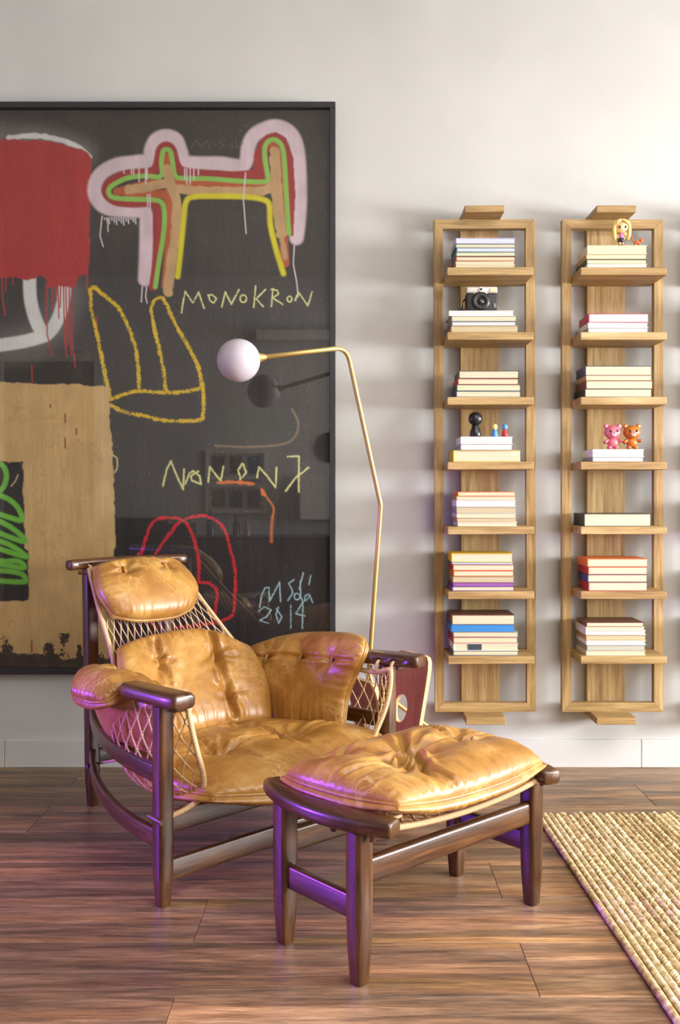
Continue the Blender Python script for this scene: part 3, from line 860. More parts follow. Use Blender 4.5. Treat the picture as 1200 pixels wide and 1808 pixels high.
MB().sweep(crom([(-.057, .02, .05), (-.066, .018, .04), (-.070, .01, .015), (-.078, .0, .006), (-.085, -.008, .004), (-.07, -.012, .004), (-.052, -.014, .003)], 5), .005, .0014, (0, .3, 1)).build('strap', plain('strap', (36, 28, 44), rough=.7), ic)

# plain toys
pm = lambda n, c, r=.35: plain('toy_' + n, c, rough=r)


def bear(px, d, z, body, name, label, star=False):
    o = empty('toy_bear', (at(px, d), d - D, z)); tag(o, label, 'toy bear', 'toy bears on the white books')
    m = pm(name, body)
    MB().ball((0, 0, .062), .031, .024, .026, 20, 14).build('head', m, o, smooth=True)
    for s in (-1, 1):
        e = MB().ball((s * .024, 0, .084), .0095, .006, .0095, 12, 8).build('ear', m, o, smooth=True)
        MB().ball((s * .024, -.0045, .0835), .0055, .003, .0055, 10, 6).build('inner_ear', pm('inner' + name, tuple(min(255, int(c * .5 + 118)) for c in body)), e, smooth=True)
        MB().ball((s * .012, -.0225, .066), .004, .0025, .0048, 10, 6).build('eye', pm('eye', (18, 14, 16), .2), o, smooth=True)
        MB().ball((s * .012, -.002, .007), .0095, .012, .0085, 12, 8).build('foot', m, o, smooth=True)
        MB().tube(crom([(s * .015, -.002, .034), (s * .024, -.006, .03), (s * .031, -.010, .032 if s > 0 else .024)], 4), [.006] * 8 + [.0075], 10).build('arm', m, o, smooth=True)
    MB().ball((0, 0, .025), .021, .016, .019, 16, 10).build('body', m, o, smooth=True)
    mz = MB().ball((0, -.0225, .054), .010, .007, .0075, 12, 8).build('muzzle', pm('muzzle' + name, (236, 214, 206)), o, smooth=True)
    MB().ball((0, -.029, .0575), .0035, .0022, .0025, 8, 6).build('nose', pm('nose', (150, 60, 60), .3), mz, smooth=True)


zb = STACK_TOP[(1, 3)]
bear(1081, 3.515, zb, (208, 104, 120), 'pink', 'translucent-looking pink toy bear standing on the white books')
bear(1115, 3.515, zb, (186, 104, 34), 'brown', 'caramel brown toy bear standing on the white books beside pink bear')
zf = STACK_TOP[(0, 3)]
o = empty('toy_figure', (at(839, 3.52), 3.52 - D, zf)); tag(o, 'plain black vinyl toy figure standing on the white books', 'toy figure')
bk = pm('black', (26, 25, 28), .3)
MB().ball((0, 0, .066), .0255, .022, .0255, 20, 14).build('head', bk, o, smooth=True)
MB().lathe([(.020, 0), (.022, .004), (.019, .02), (.013, .038), (.010, .046)], 18).build('body', bk, o, smooth=True)
for px, ca, cb_, lab in ((873, (74, 140, 206), (232, 220, 130), 'tiny blue and yellow peg doll on the white books beside the black figure'),
                         (891, (190, 36, 36), (90, 150, 210), 'tiny red and blue peg doll on the white books beside the black figure')):
    o = empty('peg_doll', (at(px, 3.515), 3.515 - D, zf)); tag(o, lab, 'toy figure')
    MB().lathe([(.012, 0), (.0125, .004), (.010, .016), (.007, .026), (.006, .029)], 14).build('body', pm('c%d' % px, ca), o, smooth=True)
    MB().ball((0, 0, .036), .0105, .0105, .0115, 14, 10).build('head', pm('d%d' % px, cb_), o, smooth=True)
# blonde doll and orange cat
zd = STACK_TOP[(1, 0)]
o = empty('toy_doll', (at(1096, 3.515), 3.515 - D, zd)); tag(o, 'small big-headed doll with long blonde hair on the top book stack', 'toy doll')
skin, hair = pm('skin', (228, 186, 142)), pm('hair', (232, 204, 120))
MB().ball((0, -.002, .069), .0265, .0215, .022, 20, 14).build('head', skin, o, smooth=True)
hb = MB().ball((0, .005, .0745), .0292, .0215, .0240, 24, 16)
for s_ in (-1, 1):
    hb.tube(crom([(s_ * .014, -.010, .092), (s_ * .0245, -.012, .080), (s_ * .0275, -.010, .060), (s_ * .0262, -.008, .036), (s_ * .022, -.006, .022)], 5),
            [.005, .006, .0065, .007, .007, .007, .007, .007, .007, .0072, .0074, .0074, .0074, .0072, .007, .0065, .006, .0055, .005, .004, .0025], 10)
hb.ball((0, .012, .050), .024, .010, .028, 14, 10)
hb.tube(crom([(-.004, -.016, .0935), (-.016, -.021, .0865), (-.0235, -.018, .074)], 5), [.004, .0055, .006, .006, .006, .0055, .005, .0045, .004, .003, .002], 8)
hb.tube(crom([(-.004, -.016, .0935), (.009, -.021, .089), (.0225, -.018, .078)], 5), [.004, .005, .0055, .0055, .0055, .005, .005, .0045, .004, .003, .002], 8)
hb.build('hair', hair, o, smooth=True)
for s in (-1, 1):
    MB().ball((s * .0105, -.0215, .066), .0045, .002, .005, 10, 6).build('eye', pm('eye', (18, 14, 16), .2), o, smooth=True)
    MB().tube([(s * .0055, 0, .017), (s * .0055, 0, .007)], .0045, 10).build('leg', skin, o, smooth=True)
    MB().ball((s * .0055, -.003, .0035), .0055, .008, .0035, 10, 6).build('boot', pm('boot', (120, 84, 44)), o, smooth=True)
    MB().tube(crom([(s * .010, 0, .043), (s * .0165, -.003, .036), (s * .013, -.009, .031)], 4), .0032, 8).build('arm', skin, o, smooth=True)
MB().lathe([(.0085, .028), (.0105, .038), (.008, .047), (.004, .050)], 14).build('shirt', pm('shirt', (196, 120, 170)), o, smooth=True)
MB().lathe([(.013, .016), (.010, .029)], 14).build('skirt', pm('skirt', (44, 42, 60)), o, smooth=True)
o = empty('toy_cat', (at(1124, 3.505), 3.505 - D, zd)); tag(o, 'tiny orange toy cat with raised tail beside the blonde doll', 'toy cat')
ct_ = pm('cat', (204, 96, 36))
MB().ball((0, 0, .0125), .0125, .006, .0062, 14, 10).build('body', ct_, o, smooth=True)
hd = MB().ball((.0145, -.002, .0185), .0072, .006, .0065, 12, 8)
hd.lathe([(.003, 0), (.0004, .006)], 6, (.0105, -.002, .023)).lathe([(.003, 0), (.0004, .006)], 6, (.0175, -.002, .023))
hd.build('head', ct_, o, auto=40)
for a, b_ in ((-.008, -.003), (-.008, .003), (.007, -.003), (.007, .003)): MB().tube([(a, b_, .010), (a, b_, 0)], .0025, 7).build('leg', ct_, o, smooth=True)
MB().tube(crom([(-.011, 0, .014), (-.016, 0, .02), (-.0165, 0, .030), (-.020, 0, .037)], 5), .0019, 7).build('tail', ct_, o, smooth=True)

# ------------------------------------------------------------------ armchair and footstool
LEA = leather()
ROPE = plain('rope_cord', (212, 178, 134), rough=.75, bump=.5, bscale=700, var=.25)
ROPED = plain('rope_cord', (196, 156, 112))


def surf(grid, u, v):
    """tensor Catmull-Rom surface through a grid of control points grid[v][u]"""
    G = np.array(grid, float)

    def basis(n, t):
        s = t * (n - 1); i = np.minimum(np.floor(s).astype(int), n - 2); f = s - i
        w = np.zeros(t.shape + (n + 2,))
        c = np.stack([-.5 * f + f ** 2 - .5 * f ** 3, 1 - 2.5 * f ** 2 + 1.5 * f ** 3, .5 * f + 2 * f ** 2 - 1.5 * f ** 3, -.5 * f ** 2 + .5 * f ** 3], -1)
        for k in range(4): np.put_along_axis(w, (i + k)[..., None], c[..., k:k + 1], -1)
        # fold the two phantom points back on the ends
        w2 = w[..., 1:-1].copy()
        w2[..., 0] += 2 * w[..., 0]; w2[..., 1] -= w[..., 0]
        w2[..., -1] += 2 * w[..., -1]; w2[..., -2] -= w[..., -1]
        return w2
    return np.einsum('...a,...b,bac->...c', basis(G.shape[1], u), basis(G.shape[0], v), G)


def cushion(name, grid, parent, ttop, tbot, nu=120, nv=100, tufts=(), seams=(), corner=.05, power=2.6, pucker=.004, seed=0, tabs=(), pipe=.0045, wr=.0012, label=None, ob=.006, obb=.014):
    u = np.linspace(0, 1, nu + 1); v = np.linspace(0, 1, nv + 1)
    # denser towards the edges
    de = lambda t: t - .07 * np.sin(4 * np.pi * t) / 2 - 0.06 * np.sin(2 * np.pi * t)
    u, v = de(u), de(v)
    U, V = np.meshgrid(u, v)
    A, B_ = 2 * U - 1, 2 * V - 1
    Ue = .5 + A / 2 * (1 - corner * B_ ** 4); Ve = .5 + B_ / 2 * (1 - corner * A ** 4)
    S = surf(grid, Ue, Ve)
    e = 1e-3
    du = surf(grid, np.clip(Ue + e, 0, 1), Ve) - surf(grid, np.clip(Ue - e, 0, 1), Ve)
    dv = surf(grid, Ue, np.clip(Ve + e, 0, 1)) - surf(grid, Ue, np.clip(Ve - e, 0, 1))
    Nn = np.cross(du, dv); Nn /= np.linalg.norm(Nn, axis=-1, keepdims=True) + 1e-12
    prof = np.sqrt(np.clip((1 - np.abs(A) ** power) * (1 - np.abs(B_) ** power), 0, 1))
    edge = np.minimum(1 - np.abs(A), 1 - np.abs(B_))
    Lu = np.linalg.norm(np.diff(S[nv // 2], axis=0), axis=-1).sum(); Lv = np.linalg.norm(np.diff(S[:, nu // 2], axis=0), axis=-1).sum()
    rng = np.random.default_rng(seed)
    top = ttop * prof
    XU, XV = U * Lu, V * Lv

    def fbm(sc_, off, oct_=3):
        out = np.zeros(U.shape)
        for j in range(U.shape[0]):
            for i in range(U.shape[1]):
                out[j, i] = mn.fractal(Vector((XU[j, i] * sc_ + off, XV[j, i] * sc_, seed * 3.1)), 1.0, 2.0, oct_)
        return out
    nz = fbm(14, 3.0)
    wrk = wr * nz * np.clip(edge * 8, 0, 1)
    # puckers: short folds across the piping
    bdir = np.where((1 - np.abs(A)) * Lu < (1 - np.abs(B_)) * Lv, XV, XU)
    dedge = np.minimum((1 - np.abs(A)) * Lu, (1 - np.abs(B_)) * Lv) / 2
    nb = fbm(6, 9.0, 2)
    fold = np.sin(bdir * 2 * np.pi / .034 + 5 * nb) * .6 + np.sin(bdir * 2 * np.pi / .019 + 7 * nb + 1.3) * .4
    wrk += pucker * fold * np.exp(-dedge / .045) * np.clip(dedge / .006, 0, 1) * (.4 + .8 * np.clip(nb + .5, 0, 1))
    for (tu, tv, dep, rad, nf) in tufts:
        dx, dy = XU - tu * Lu, XV - tv * Lv
        r_ = np.hypot(dx, dy) + 1e-6; a = np.arctan2(dy, dx)
        top -= dep * (np.exp(-(r_ / rad) ** 2 * 2.2) * .55 + np.exp(-(r_ / (rad * .42)) ** 2) * .45) * np.minimum(1, top / (dep + 1e-6) + .1)
        for q in range(nf + 3):
            ai = 2 * math.pi * (q + rng.uniform(-.35, .35)) / (nf + 3); Lc = rad * rng.uniform(.45, 1.15); cd = dep * rng.uniform(.12, .30); cw = rng.uniform(.0045, .0085)
            bend = rng.uniform(-2.5, 2.5)
            al = dx * math.cos(ai) + dy * math.sin(ai); pe = -dx * math.sin(ai) + dy * math.cos(ai) + bend * np.maximum(al, 0) ** 2
            g = np.where(al > 0, np.exp(-(al / Lc) ** 4) * np.clip(al / .012, 0, 1), 0) * (.8 + .6 * nb)
            wdt = cw * (1 + np.maximum(al, 0) / Lc)
            wrk += cd * g * (-np.exp(-(pe / wdt) ** 2) + .55 * np.exp(-((np.abs(pe) - 2.1 * wdt) / (1.2 * wdt)) ** 2))
    for (u0, v0, u1, v1, dep, wd) in seams:
        px, py = XU - u0 * Lu, XV - v0 * Lv; ex, ey = (u1 - u0) * Lu, (v1 - v0) * Lv
        t = np.clip((px * ex + py * ey) / (ex * ex + ey * ey), 0, 1)
        dd = np.hypot(px - t * ex, py - t * ey)
        top -= dep * np.exp(-(dd / wd) ** 2)
        wrk += dep * .5 * np.exp(-((dd - wd * 2.2) / wd) ** 2)
        wrk += .0007 * np.sin(t * math.hypot(ex, ey) * 2 * np.pi / .03 + 4 * nb) * np.exp(-(dd / (wd * 4)) ** 2)
    top = np.maximum(top + wrk * np.clip(prof * 3, 0, 1), -.35 * tbot * prof)
    Pt = S + Nn * top[..., None]
    Pb = S - Nn * (tbot * prof + .4 * wrk * np.clip(prof * 2, 0, 1))[..., None]
    # the stuffing swells out past the seam on both sides of the piping
    nrm_ = lambda q: q / (np.linalg.norm(q, axis=-1, keepdims=True) + 1e-12)
    dA, dB = (1 - np.abs(A)) * Lu / 2, (1 - np.abs(B_)) * Lv / 2
    sw = lambda q: np.where(q < .06, np.sin(np.pi * np.clip(q / .06, 0, 1) ** .6), 0)
    outw = nrm_(du) * (np.sign(A) * sw(dA))[..., None] + nrm_(dv) * (np.sign(B_) * sw(dB))[..., None]
    Pt = Pt + outw * ob; Pb = Pb + outw * obb
    h, w = U.shape
    idx = np.arange(h * w).reshape(h, w)
    rim = np.zeros((h, w), bool); rim[0] = rim[-1] = True; rim[:, 0] = rim[:, -1] = True
    idb = np.where(rim, idx, h * w + np.cumsum(~rim.ravel()).reshape(h, w) - 1)
    verts = np.concatenate([Pt.reshape(-1, 3), Pb.reshape(-1, 3)[~rim.ravel()]])
    q1 = np.stack([idx[:-1, :-1], idx[:-1, 1:], idx[1:, 1:], idx[1:, :-1]], -1).reshape(-1, 4)
    q2 = np.stack([idb[:-1, :-1], idb[1:, :-1], idb[1:, 1:], idb[:-1, 1:]], -1).reshape(-1, 4)
    me = mesh(name, verts, [tuple(map(int, q)) for q in np.concatenate([q1, q2])])
    obj_ = link(name, me, LEA, parent)
    if label: obj_['label'] = label
    # piping around the seam
    ring = np.concatenate([Pt[0, :-1], Pt[:-1, -1], Pt[-1, :0:-1], Pt[:0:-1, 0]])
    ring = np.concatenate([ring, ring[:2]])
    MB().tube(ring[::2], pipe, 8, cap=False).build('piping', LEA, obj_, smooth=True)
    for (tu, tv, ang, ln_) in tabs:
        j = np.abs(v - tv).argmin(); i = np.abs(u - tu).argmin()
        c = Vector(Pt[j, i]); n_ = Vector(Nn[j, i])
        eu = Vector(du[j, i]).normalized(); ev = n_.cross(eu).normalized()
        d_ = (eu * math.cos(R(ang)) + ev * math.sin(R(ang))).normalized()
        MB().sweep([c + n_ * .004 - d_ * ln_, c + n_ * .006, c + n_ * .004 + d_ * ln_], .0058, .0035, n_, r=.45, ends=.002).build('leather_tab', LEA, obj_, smooth=True)
    return obj_


def net(name, corner_grid, nu, nv, parent, r=.0022, bulge=None):
    """knotted diamond netting on a surface"""
    mb = MB()
    def P(a, b):
        q = surf(corner_grid, np.array(min(max(a, 0), 1.0)), np.array(min(max(b, 0), 1.0)))
        return q
    knots = []
    for j in range(nv + 1):
        for i in range(nu + 1):
            a = (i + (.5 if j % 2 else 0)) / nu
            if a > 1.001: continue
            knots.append(P(a, j / nv))
            if j < nv:
                for s in (-.5, .5):
                    a2 = a + s / nu
                    if a2 < -.001 or a2 > 1.001: continue
                    p, q = P(a, j / nv), P(a2, (j + 1) / nv)
                    mb.tube([p, P((a + a2) / 2, (j + .5) / nv), q], r, 6, cap=False)
    for k in knots: mb.ball(k, r * 2.1, n=7, m=5)
    return mb.build(name, ROPE, parent, smooth=True)


def bound_rope(name, pts, parent, r=.0072, pitch=.0068):
    path = crom(pts, 14)
    L_ = sum(np.linalg.norm(b - a) for a, b in zip(path, path[1:]))
    n_ = max(8, int(L_ / pitch * 4))
    cum = np.concatenate([[0], np.cumsum([np.linalg.norm(b - a) for a, b in zip(path, path[1:])])])
    s = np.linspace(0, L_, n_)
    P = np.stack([np.interp(s, cum, [q[k] for q in path]) for k in range(3)], 1)
    rr = r * (1 + .16 * np.sin(s / pitch * 2 * np.pi))
    return MB().tube(P, rr, 9).build(name, ROPE, parent, smooth=True)


def leg(parent, x, y, z1, hw, foot, tilt=(0, 0), zt=.16):
    z = [0, .004, zt * .5, zt, z1 * .6 + zt * .4, z1]
    wd = [foot * .9, foot, (foot + hw) / 2 + .002, hw, hw, hw]
    pa = [(x + tilt[0] * q / z1, y + tilt[1] * q / z1, q) for q in z]
    return MB().sweep(pa, wd, wd, (0, 1, 0), r=.22).build('leg', dark('z'), parent, auto=50)


def drill(o, holes, r=.0075):
    """cut blind holes (start, end) into a wooden part"""
    cut = []
    for a, b in holes:
        c = MB().tube([a, b], r, 14).build('cutter', None); cut.append(c)
        m = o.modifiers.new('hole', 'BOOLEAN'); m.operation = 'DIFFERENCE'; m.solver = 'EXACT'; m.object = c
        c.parent = o.parent
    bpy.context.view_layer.update()
    me = bpy.data.meshes.new_from_object(o.evaluated_get(bpy.context.evaluated_depsgraph_get()))
    o.modifiers.clear(); o.data = me; me.name = o.name
    for c in cut: bpy.data.objects.remove(c)


CH = empty('armchair', (-.170, 2.756 - D, 0), R(44.5))
tag(CH, 'dark wood armchair with tan leather cushions slung on rope netting', 'armchair')
FX, RX, RY = .4195, .140, .838
for s in (-1, 1):
    leg(CH, s * FX, 0, .510, .022, .016)
    leg(CH, s * RX, RY, .797, .021, .016, (s * .012, 0))
# front, rear rails
for z in (.210, .087):
    MB().sweep([(-FX + .012, 0, z), (FX - .012, 0, z)], .010, .0275, (0, 0, 1), r=.25).build('front_rail', dark('x'), CH, auto=50)
for z in (.330, .165):
    MB().sweep([(-RX, RY, z), (RX, RY, z)], .010, .024, (0, 0, 1), r=.25).build('rear_rail', dark('x'), CH, auto=50)
for s in (-1, 1):
    for z in (.332, .166):
        pts = []
        for k in range(21):
            t = k / 20; b_ = .075 * 4 * t * (1 - t)
            pts.append((s * (FX - (FX - RX) * t + b_ * .93), RY * t - b_ * .3, z + .004 * t))
        MB().sweep(pts, .0105, .0235, (0, 0, 1), r=.28).build('side_rail', dark('y'), CH, auto=50)
    # arm board with rope holes
    a = R(16 if s > 0 else 2)
    y_f = -.112 if s > 0 else -.085
    ax = lambda q: (s * .415 - math.sin(a) * (q - .03), q, .5305)
    ab = MB().sweep([ax(y_f), ax(y_f + .015), ax(-.03), ax(.04), ax(.11), ax(.15), ax(.165)], [.034, .038, .039, .038, .036, .034, .030], .0195, (0, 0, 1), r=.36, ends=.006).build('arm_board', dark('y'), CH, auto=50)
    drill(ab, [((ax(q)[0] - s * .052, ax(q)[1], .5285), (ax(q)[0] - s * .012, ax(q)[1], .5285)) for q in (-.045, .005, .125)])
    for q in (-.045, .005, .125):
        c = ax(q)
        MB().tube(crom([(c[0] - s * .036, c[1], c[2] - .003), (c[0] - s * .046, c[1], c[2] - .012), (c[0] - s * .046, c[1] + .002, c[2] - .030), (c[0] - s * .040, c[1] + .004, c[2] - .042)], 5), .0052, 8).build('rope_loop', ROPE, ab, smooth=True)
        MB().rbox(c[0] - s * .012 - .012, c[0] - s * .012 + .012, c[1] - .006, c[1] + .006, c[2] - .031, c[2] - .019, .003).build('toggle', dark('x'), ab)
# head bar
hb_ = MB().sweep([(-.232, RY, .813), (-.215, RY, .814), (-.1, RY + .006, .816), (0, RY + .008, .817), (.1, RY + .006, .816), (.215, RY, .814), (.232, RY, .813)], .021, .0175, (0, 0, 1), r=.34, ends=.006).build('head_bar', dark('x'), CH, auto=50)
drill(hb_, [((x_, RY - .04, .812), (x_, RY + .006, .812)) for x_ in (-.165, -.055, .06, .17)])
for x_ in (-.165, -.055, .06, .17):
    MB().tube(crom([(x_, RY - .012, .812), (x_, RY - .030, .806), (x_ * .98, RY - .034, .792), (x_ * .97, RY - .04, .775)], 5), .005, 8).build('rope_loop', ROPE, hb_, smooth=True)
MB().tube([(-.20, RY - .01, .788), (-.17, RY - .03, .786)], .0062, 10).build('toggle', dark('x'), hb_)
# nets
net('rope_net', [[(-.205, .60, .53), (-.07, .575, .50), (.09, .575, .50), (.255, .565, .53)], [(-.19, .70, .66), (-.06, .685, .645), (.08, .685, .645), (.215, .69, .66)],
                 [(-.172, .80, .79), (-.06, .80, .79), (.06, .80, .79), (.175, .80, .79)]], 17, 8, CH, r=.0018)
bound_rope('rope_edge', [(-.168, .815, .80), (-.178, .775, .755), (-.192, .70, .66), (-.207, .60, .535), (-.24, .53, .46)], CH)
bound_rope('rope_edge', [(.172, .815, .80), (.192, .775, .755), (.217, .69, .66), (.258, .565, .53), (.30, .49, .46)], CH)
for s in (-1, 1):
    net('rope_net', [[(s * .374, -.050, .505), (s * .405, .06, .50), (s * .40, .22, .50), (s * .35, .42, .46)], [(s * .354, -.052, .40), (s * .410, .05, .38), (s * .405, .22, .37), (s * .345, .40, .36)],
                     [(s * .322, -.036, .31), (s * .372, .04, .27), (s * .365, .2, .255), (s * .30, .36, .25)], [(s * .295, -.015, .240), (s * .28, .05, .215), (s * .25, .2, .21), (s * .2, .34, .22)]], 9, 9, CH, r=.0021)
    bound_rope('rope_edge', [(s * .380, -.05, .512), (s * .372, -.056, .46), (s * .352, -.054, .39), (s * .322, -.040, .315), (s * .318, -.025, .262), (s * .355, -.020, .240), (s * .402, -.012, .226)], CH)
    bound_rope('rope_edge', [(s * .376, -.05, .507), (s * .386, .03, .487), (s * .388, .12, .488), (s * .38, .2, .49)], CH)
    MB().tube([(s * .44, -.028, .222), (s * .44, .03, .226)], .0075, 12).build('peg', dark('y'), CH, auto=50)
    MB().tube([(s * .222, .735, .167), (s * .182, .748, .167)], .0075, 12).build('peg', dark('x'), CH, auto=50)
    MB().tube([(s * .190, .742, .168), (s * .21, .56, .22), (s * .22, .42, .25)], .0042, 8).build('tie_rope', ROPE, CH, smooth=True)
# cushions
cushion('seat_cushion', [[(-.325, -.080, .272), (-.12, -.160, .262), (.12, -.160, .266), (.385, -.085, .285)], [(-.355, .1, .272), (-.12, .09, .268), (.12, .09, .268), (.39, .1, .278)],
                         [(-.32, .28, .268), (-.11, .28, .256), (.11, .28, .256), (.34, .28, .264)], [(-.27, .44, .27), (-.1, .46, .26), (.1, .46, .26), (.29, .44, .27)]],
        CH, .076, .066, 170, 130, tufts=[(.30, .40, .052, .13, 7), (.66, .40, .052, .13, 7), (.32, .74, .045, .10, 6), (.66, .74, .045, .10, 6)],
        seams=[(.30, .40, .32, .74, .010, .007), (.66, .40, .66, .74, .010, .007), (.30, .40, .66, .40, .012, .012), (.06, .40, .30, .40, .008, .01), (.66, .40, .95, .40, .008, .01)], seed=1, pucker=.004, power=3.2, obb=.030)
cushion('back_cushion', [[(-.25, .36, .30), (-.09, .40, .295), (.09, .40, .295), (.25, .36, .30)], [(-.262, .44, .44), (-.09, .505, .43), (.09, .505, .43), (.285, .44, .42)],
                         [(-.215, .565, .572), (-.07, .60, .585), (.12, .592, .588), (.285, .515, .525)]],
        CH, .075, .03, 140, 120, tufts=[(.30, .72, .035, .09, 6), (.72, .72, .035, .09, 6), (.30, .3, .03, .08, 6), (.72, .3, .03, .08, 6)],
        seams=[(.72, .95, .72, .1, .016, .012), (.30, .9, .27, .1, .012, .012)], seed=2, tabs=[(.30, .72, 90, .017), (.72, .72, 85, .017), (.72, .32, 85, .017)], pucker=.0026)
cushion('head_cushion', [[(-.178, .652, .652), (-.08, .636, .636), (.05, .636, .636), (.140, .652, .655)], [(-.195, .712, .735), (-.07, .72, .735), (.07, .72, .735), (.182, .700, .72)],
                         [(-.172, .785, .812), (-.06, .79, .818), (.06, .79, .818), (.162, .785, .816)]],
        CH, .068, .02, 120, 100, tufts=[(.29, .74, .032, .075, 6), (.72, .78, .032, .075, 6)], seed=3, tabs=[(.29, .74, 80, .017), (.72, .78, 100, .017)], corner=.08, pucker=.0018)
ga = [[(.235, .585, .29), (.285, .40, .275), (.300, .22, .275), (.315, .075, .295)], [(.265, .615, .39), (.32, .42, .405), (.345, .24, .41), (.345, .105, .41)],
      [(.305, .59, .475), (.352, .41, .500), (.37, .22, .515), (.358, .050, .535)], [(.375, .55, .50), (.415, .38, .525), (.432, .24, .54), (.400, .075, .575)],
      [(.435, .48, .48), (.48, .36, .48), (.49, .25, .483), (.478, .178, .50)]]
gl = [[(-x_, y_, z_ - dz_) for (x_, y_, z_) in reversed(r_)] for r_, dz_ in zip([
      [(.25, .50, .29), (.295, .35, .275), (.305, .2, .275), (.315, .075, .295)], [(.28, .53, .40), (.33, .37, .41), (.345, .22, .41), (.345, .095, .40)],
      [(.315, .51, .49), (.36, .37, .495), (.37, .2, .50), (.362, .085, .505)], [(.385, .48, .515), (.415, .36, .515), (.43, .24, .515), (.415, .180, .52)],
      [(.445, .42, .515), (.485, .34, .495), (.49, .25, .492), (.478, .182, .495)]], (0, 0, 0, 0, 0))]
cushion('arm_cushion', ga, CH, .052, .04, 120, 130, tufts=[(.24, .44, .022, .06, 5), (.5, .45, .022, .06, 5), (.76, .46, .022, .06, 5)], seams=[(.05, .45, .95, .46, .007, .005)], seed=4, corner=.12,
        tabs=[(.24, .44, 75, .018), (.5, .45, 75, .018), (.76, .46, 75, .018)], pucker=.004)
cushion('arm_cushion', gl, CH, .056, .052, 120, 130, tufts=[(.24, .56, .016, .05, 5), (.5, .57, .016, .05, 5), (.76, .58, .016, .05, 5)], seams=[(.05, .57, .95, .58, .006, .005)], seed=5, corner=.10,
        tabs=[(.24, .56, 98, .018), (.5, .57, 98, .018), (.76, .58, 98, .018)], pucker=.004)

FS = empty('footstool', (.1647, 2.368 - D, 0), R(41.9))
tag(FS, 'dark wood footstool with tufted tan leather cushion before the armchair', 'footstool')
LX, LY = .300, .128
for sx in (-1, 1):
    for sy in (-1, 1): leg(FS, sx * LX, sy * LY, .328, .0235, .0165, zt=.17)
    bp_ = []
    for k in range(13):
        t = -1 + k / 6; bp_.append((sx * (.310 - .036 * t * t), t * .212, .3465))
    wd_ = [.026 + .016 * (1 - (-1 + k / 6) ** 2) for k in range(13)]
    eb = MB().sweep(bp_, wd_, .0185, (0, 0, 1), r=.34, ends=.006).build('end_board', dark('y'), FS, auto=50)
    for q in (-.165, -.06, .06, .165):
        MB().lathe([(.007, 0), (.007, .02)], 12, (sx * (.318 - .036 * (q / .212) ** 2), q, .313)).build('peg', dark('z'), eb, auto=50)
        MB().tube(crom([(sx * .29, q, .333), (sx * .27, q, .325), (sx * .25, q, .345), (sx * .21, q, .35)], 4), .0045, 8).build('rope_loop', ROPE, eb, smooth=True)
    MB().sweep([(sx * LX, -LY + .012, .160), (sx * LX, LY - .012, .160)], .011, .027, (0, 0, 1), r=.25).build('end_rail', dark('y'), FS, auto=50)
for sy in (-1, 1):
    MB().sweep([(-LX + .012, sy * LY, .238), (LX - .012, sy * LY, .238)], .013, .029, (0, 0, 1), r=.35).build('long_rail', dark('x'), FS, auto=50)
    bound_rope('rope_edge', [(-.27, sy * .172, .334), (-.15, sy * .174, .322), (0, sy * .174, .316), (.15, sy * .174, .322), (.27, sy * .172, .334)], FS)
net('rope_net', [[(-.27, -.158, .330), (0, -.152, .312), (.27, -.158, .330)], [(-.27, 0, .33), (0, 0, .309), (.27, 0, .33)], [(-.27, .158, .330), (0, .152, .312), (.27, .158, .330)]], 14, 12, FS)
cushion('cushion', [[(-.248, -.195, .384), (-.09, -.207, .372), (.1, -.207, .372), (.278, -.190, .380)], [(-.280, -.07, .382), (-.10, -.07, .374), (.1, -.07, .374), (.298, -.07, .382)],
                    [(-.292, .06, .382), (-.10, .06, .374), (.1, .06, .374), (.298, .06, .382)], [(-.285, .165, .378), (-.10, .185, .372), (.1, .185, .372), (.278, .172, .378)]],
        FS, .076, .052, 180, 130, tufts=[(.33, .34, .050, .13, 7), (.50, .55, .055, .14, 8), (.80, .50, .045, .11, 7), (.24, .78, .04, .09, 5)],
        seams=[(.06, .42, .33, .34, .009, .007), (.33, .34, .50, .55, .012, .012), (.50, .55, .80, .50, .010, .012), (.80, .50, .97, .52, .009, .007), (.33, .34, .36, .04, .005, .007), (.80, .50, .78, .95, .007, .009)], seed=6, pucker=.0035, power=3.0, obb=.022)

# ------------------------------------------------------------------ floor lamp, magazine rack
BR = plain('brass', (212, 184, 116), rough=.36, metal=.75)
FLP = empty('floor_lamp', (.10, 3.45 - D, 0)); tag(FLP, 'slim bent brass floor lamp with a white globe shade', 'floor lamp')
def LP(px, py, d): return W(px, py, d) - Vector(FLP.location)
gc = LP(421, 636.5, 3.19)
elbow = LP(612, 613, 3.38)


def fillet(pts, rad, n=6):
    P = [Vector(p) for p in pts]; out = [P[0]]
    for i in range(1, len(P) - 1):
        a = (P[i - 1] - P[i]).normalized(); b = (P[i + 1] - P[i]).normalized()
        r_ = rad[i] if hasattr(rad, '__len__') else rad
        s, e = P[i] + a * r_, P[i] + b * r_
        for k in range(n + 1):
            t = k / n; out.append(s * (1 - t) ** 2 + P[i] * 2 * t * (1 - t) + e * t * t)
    return out + [P[-1]]


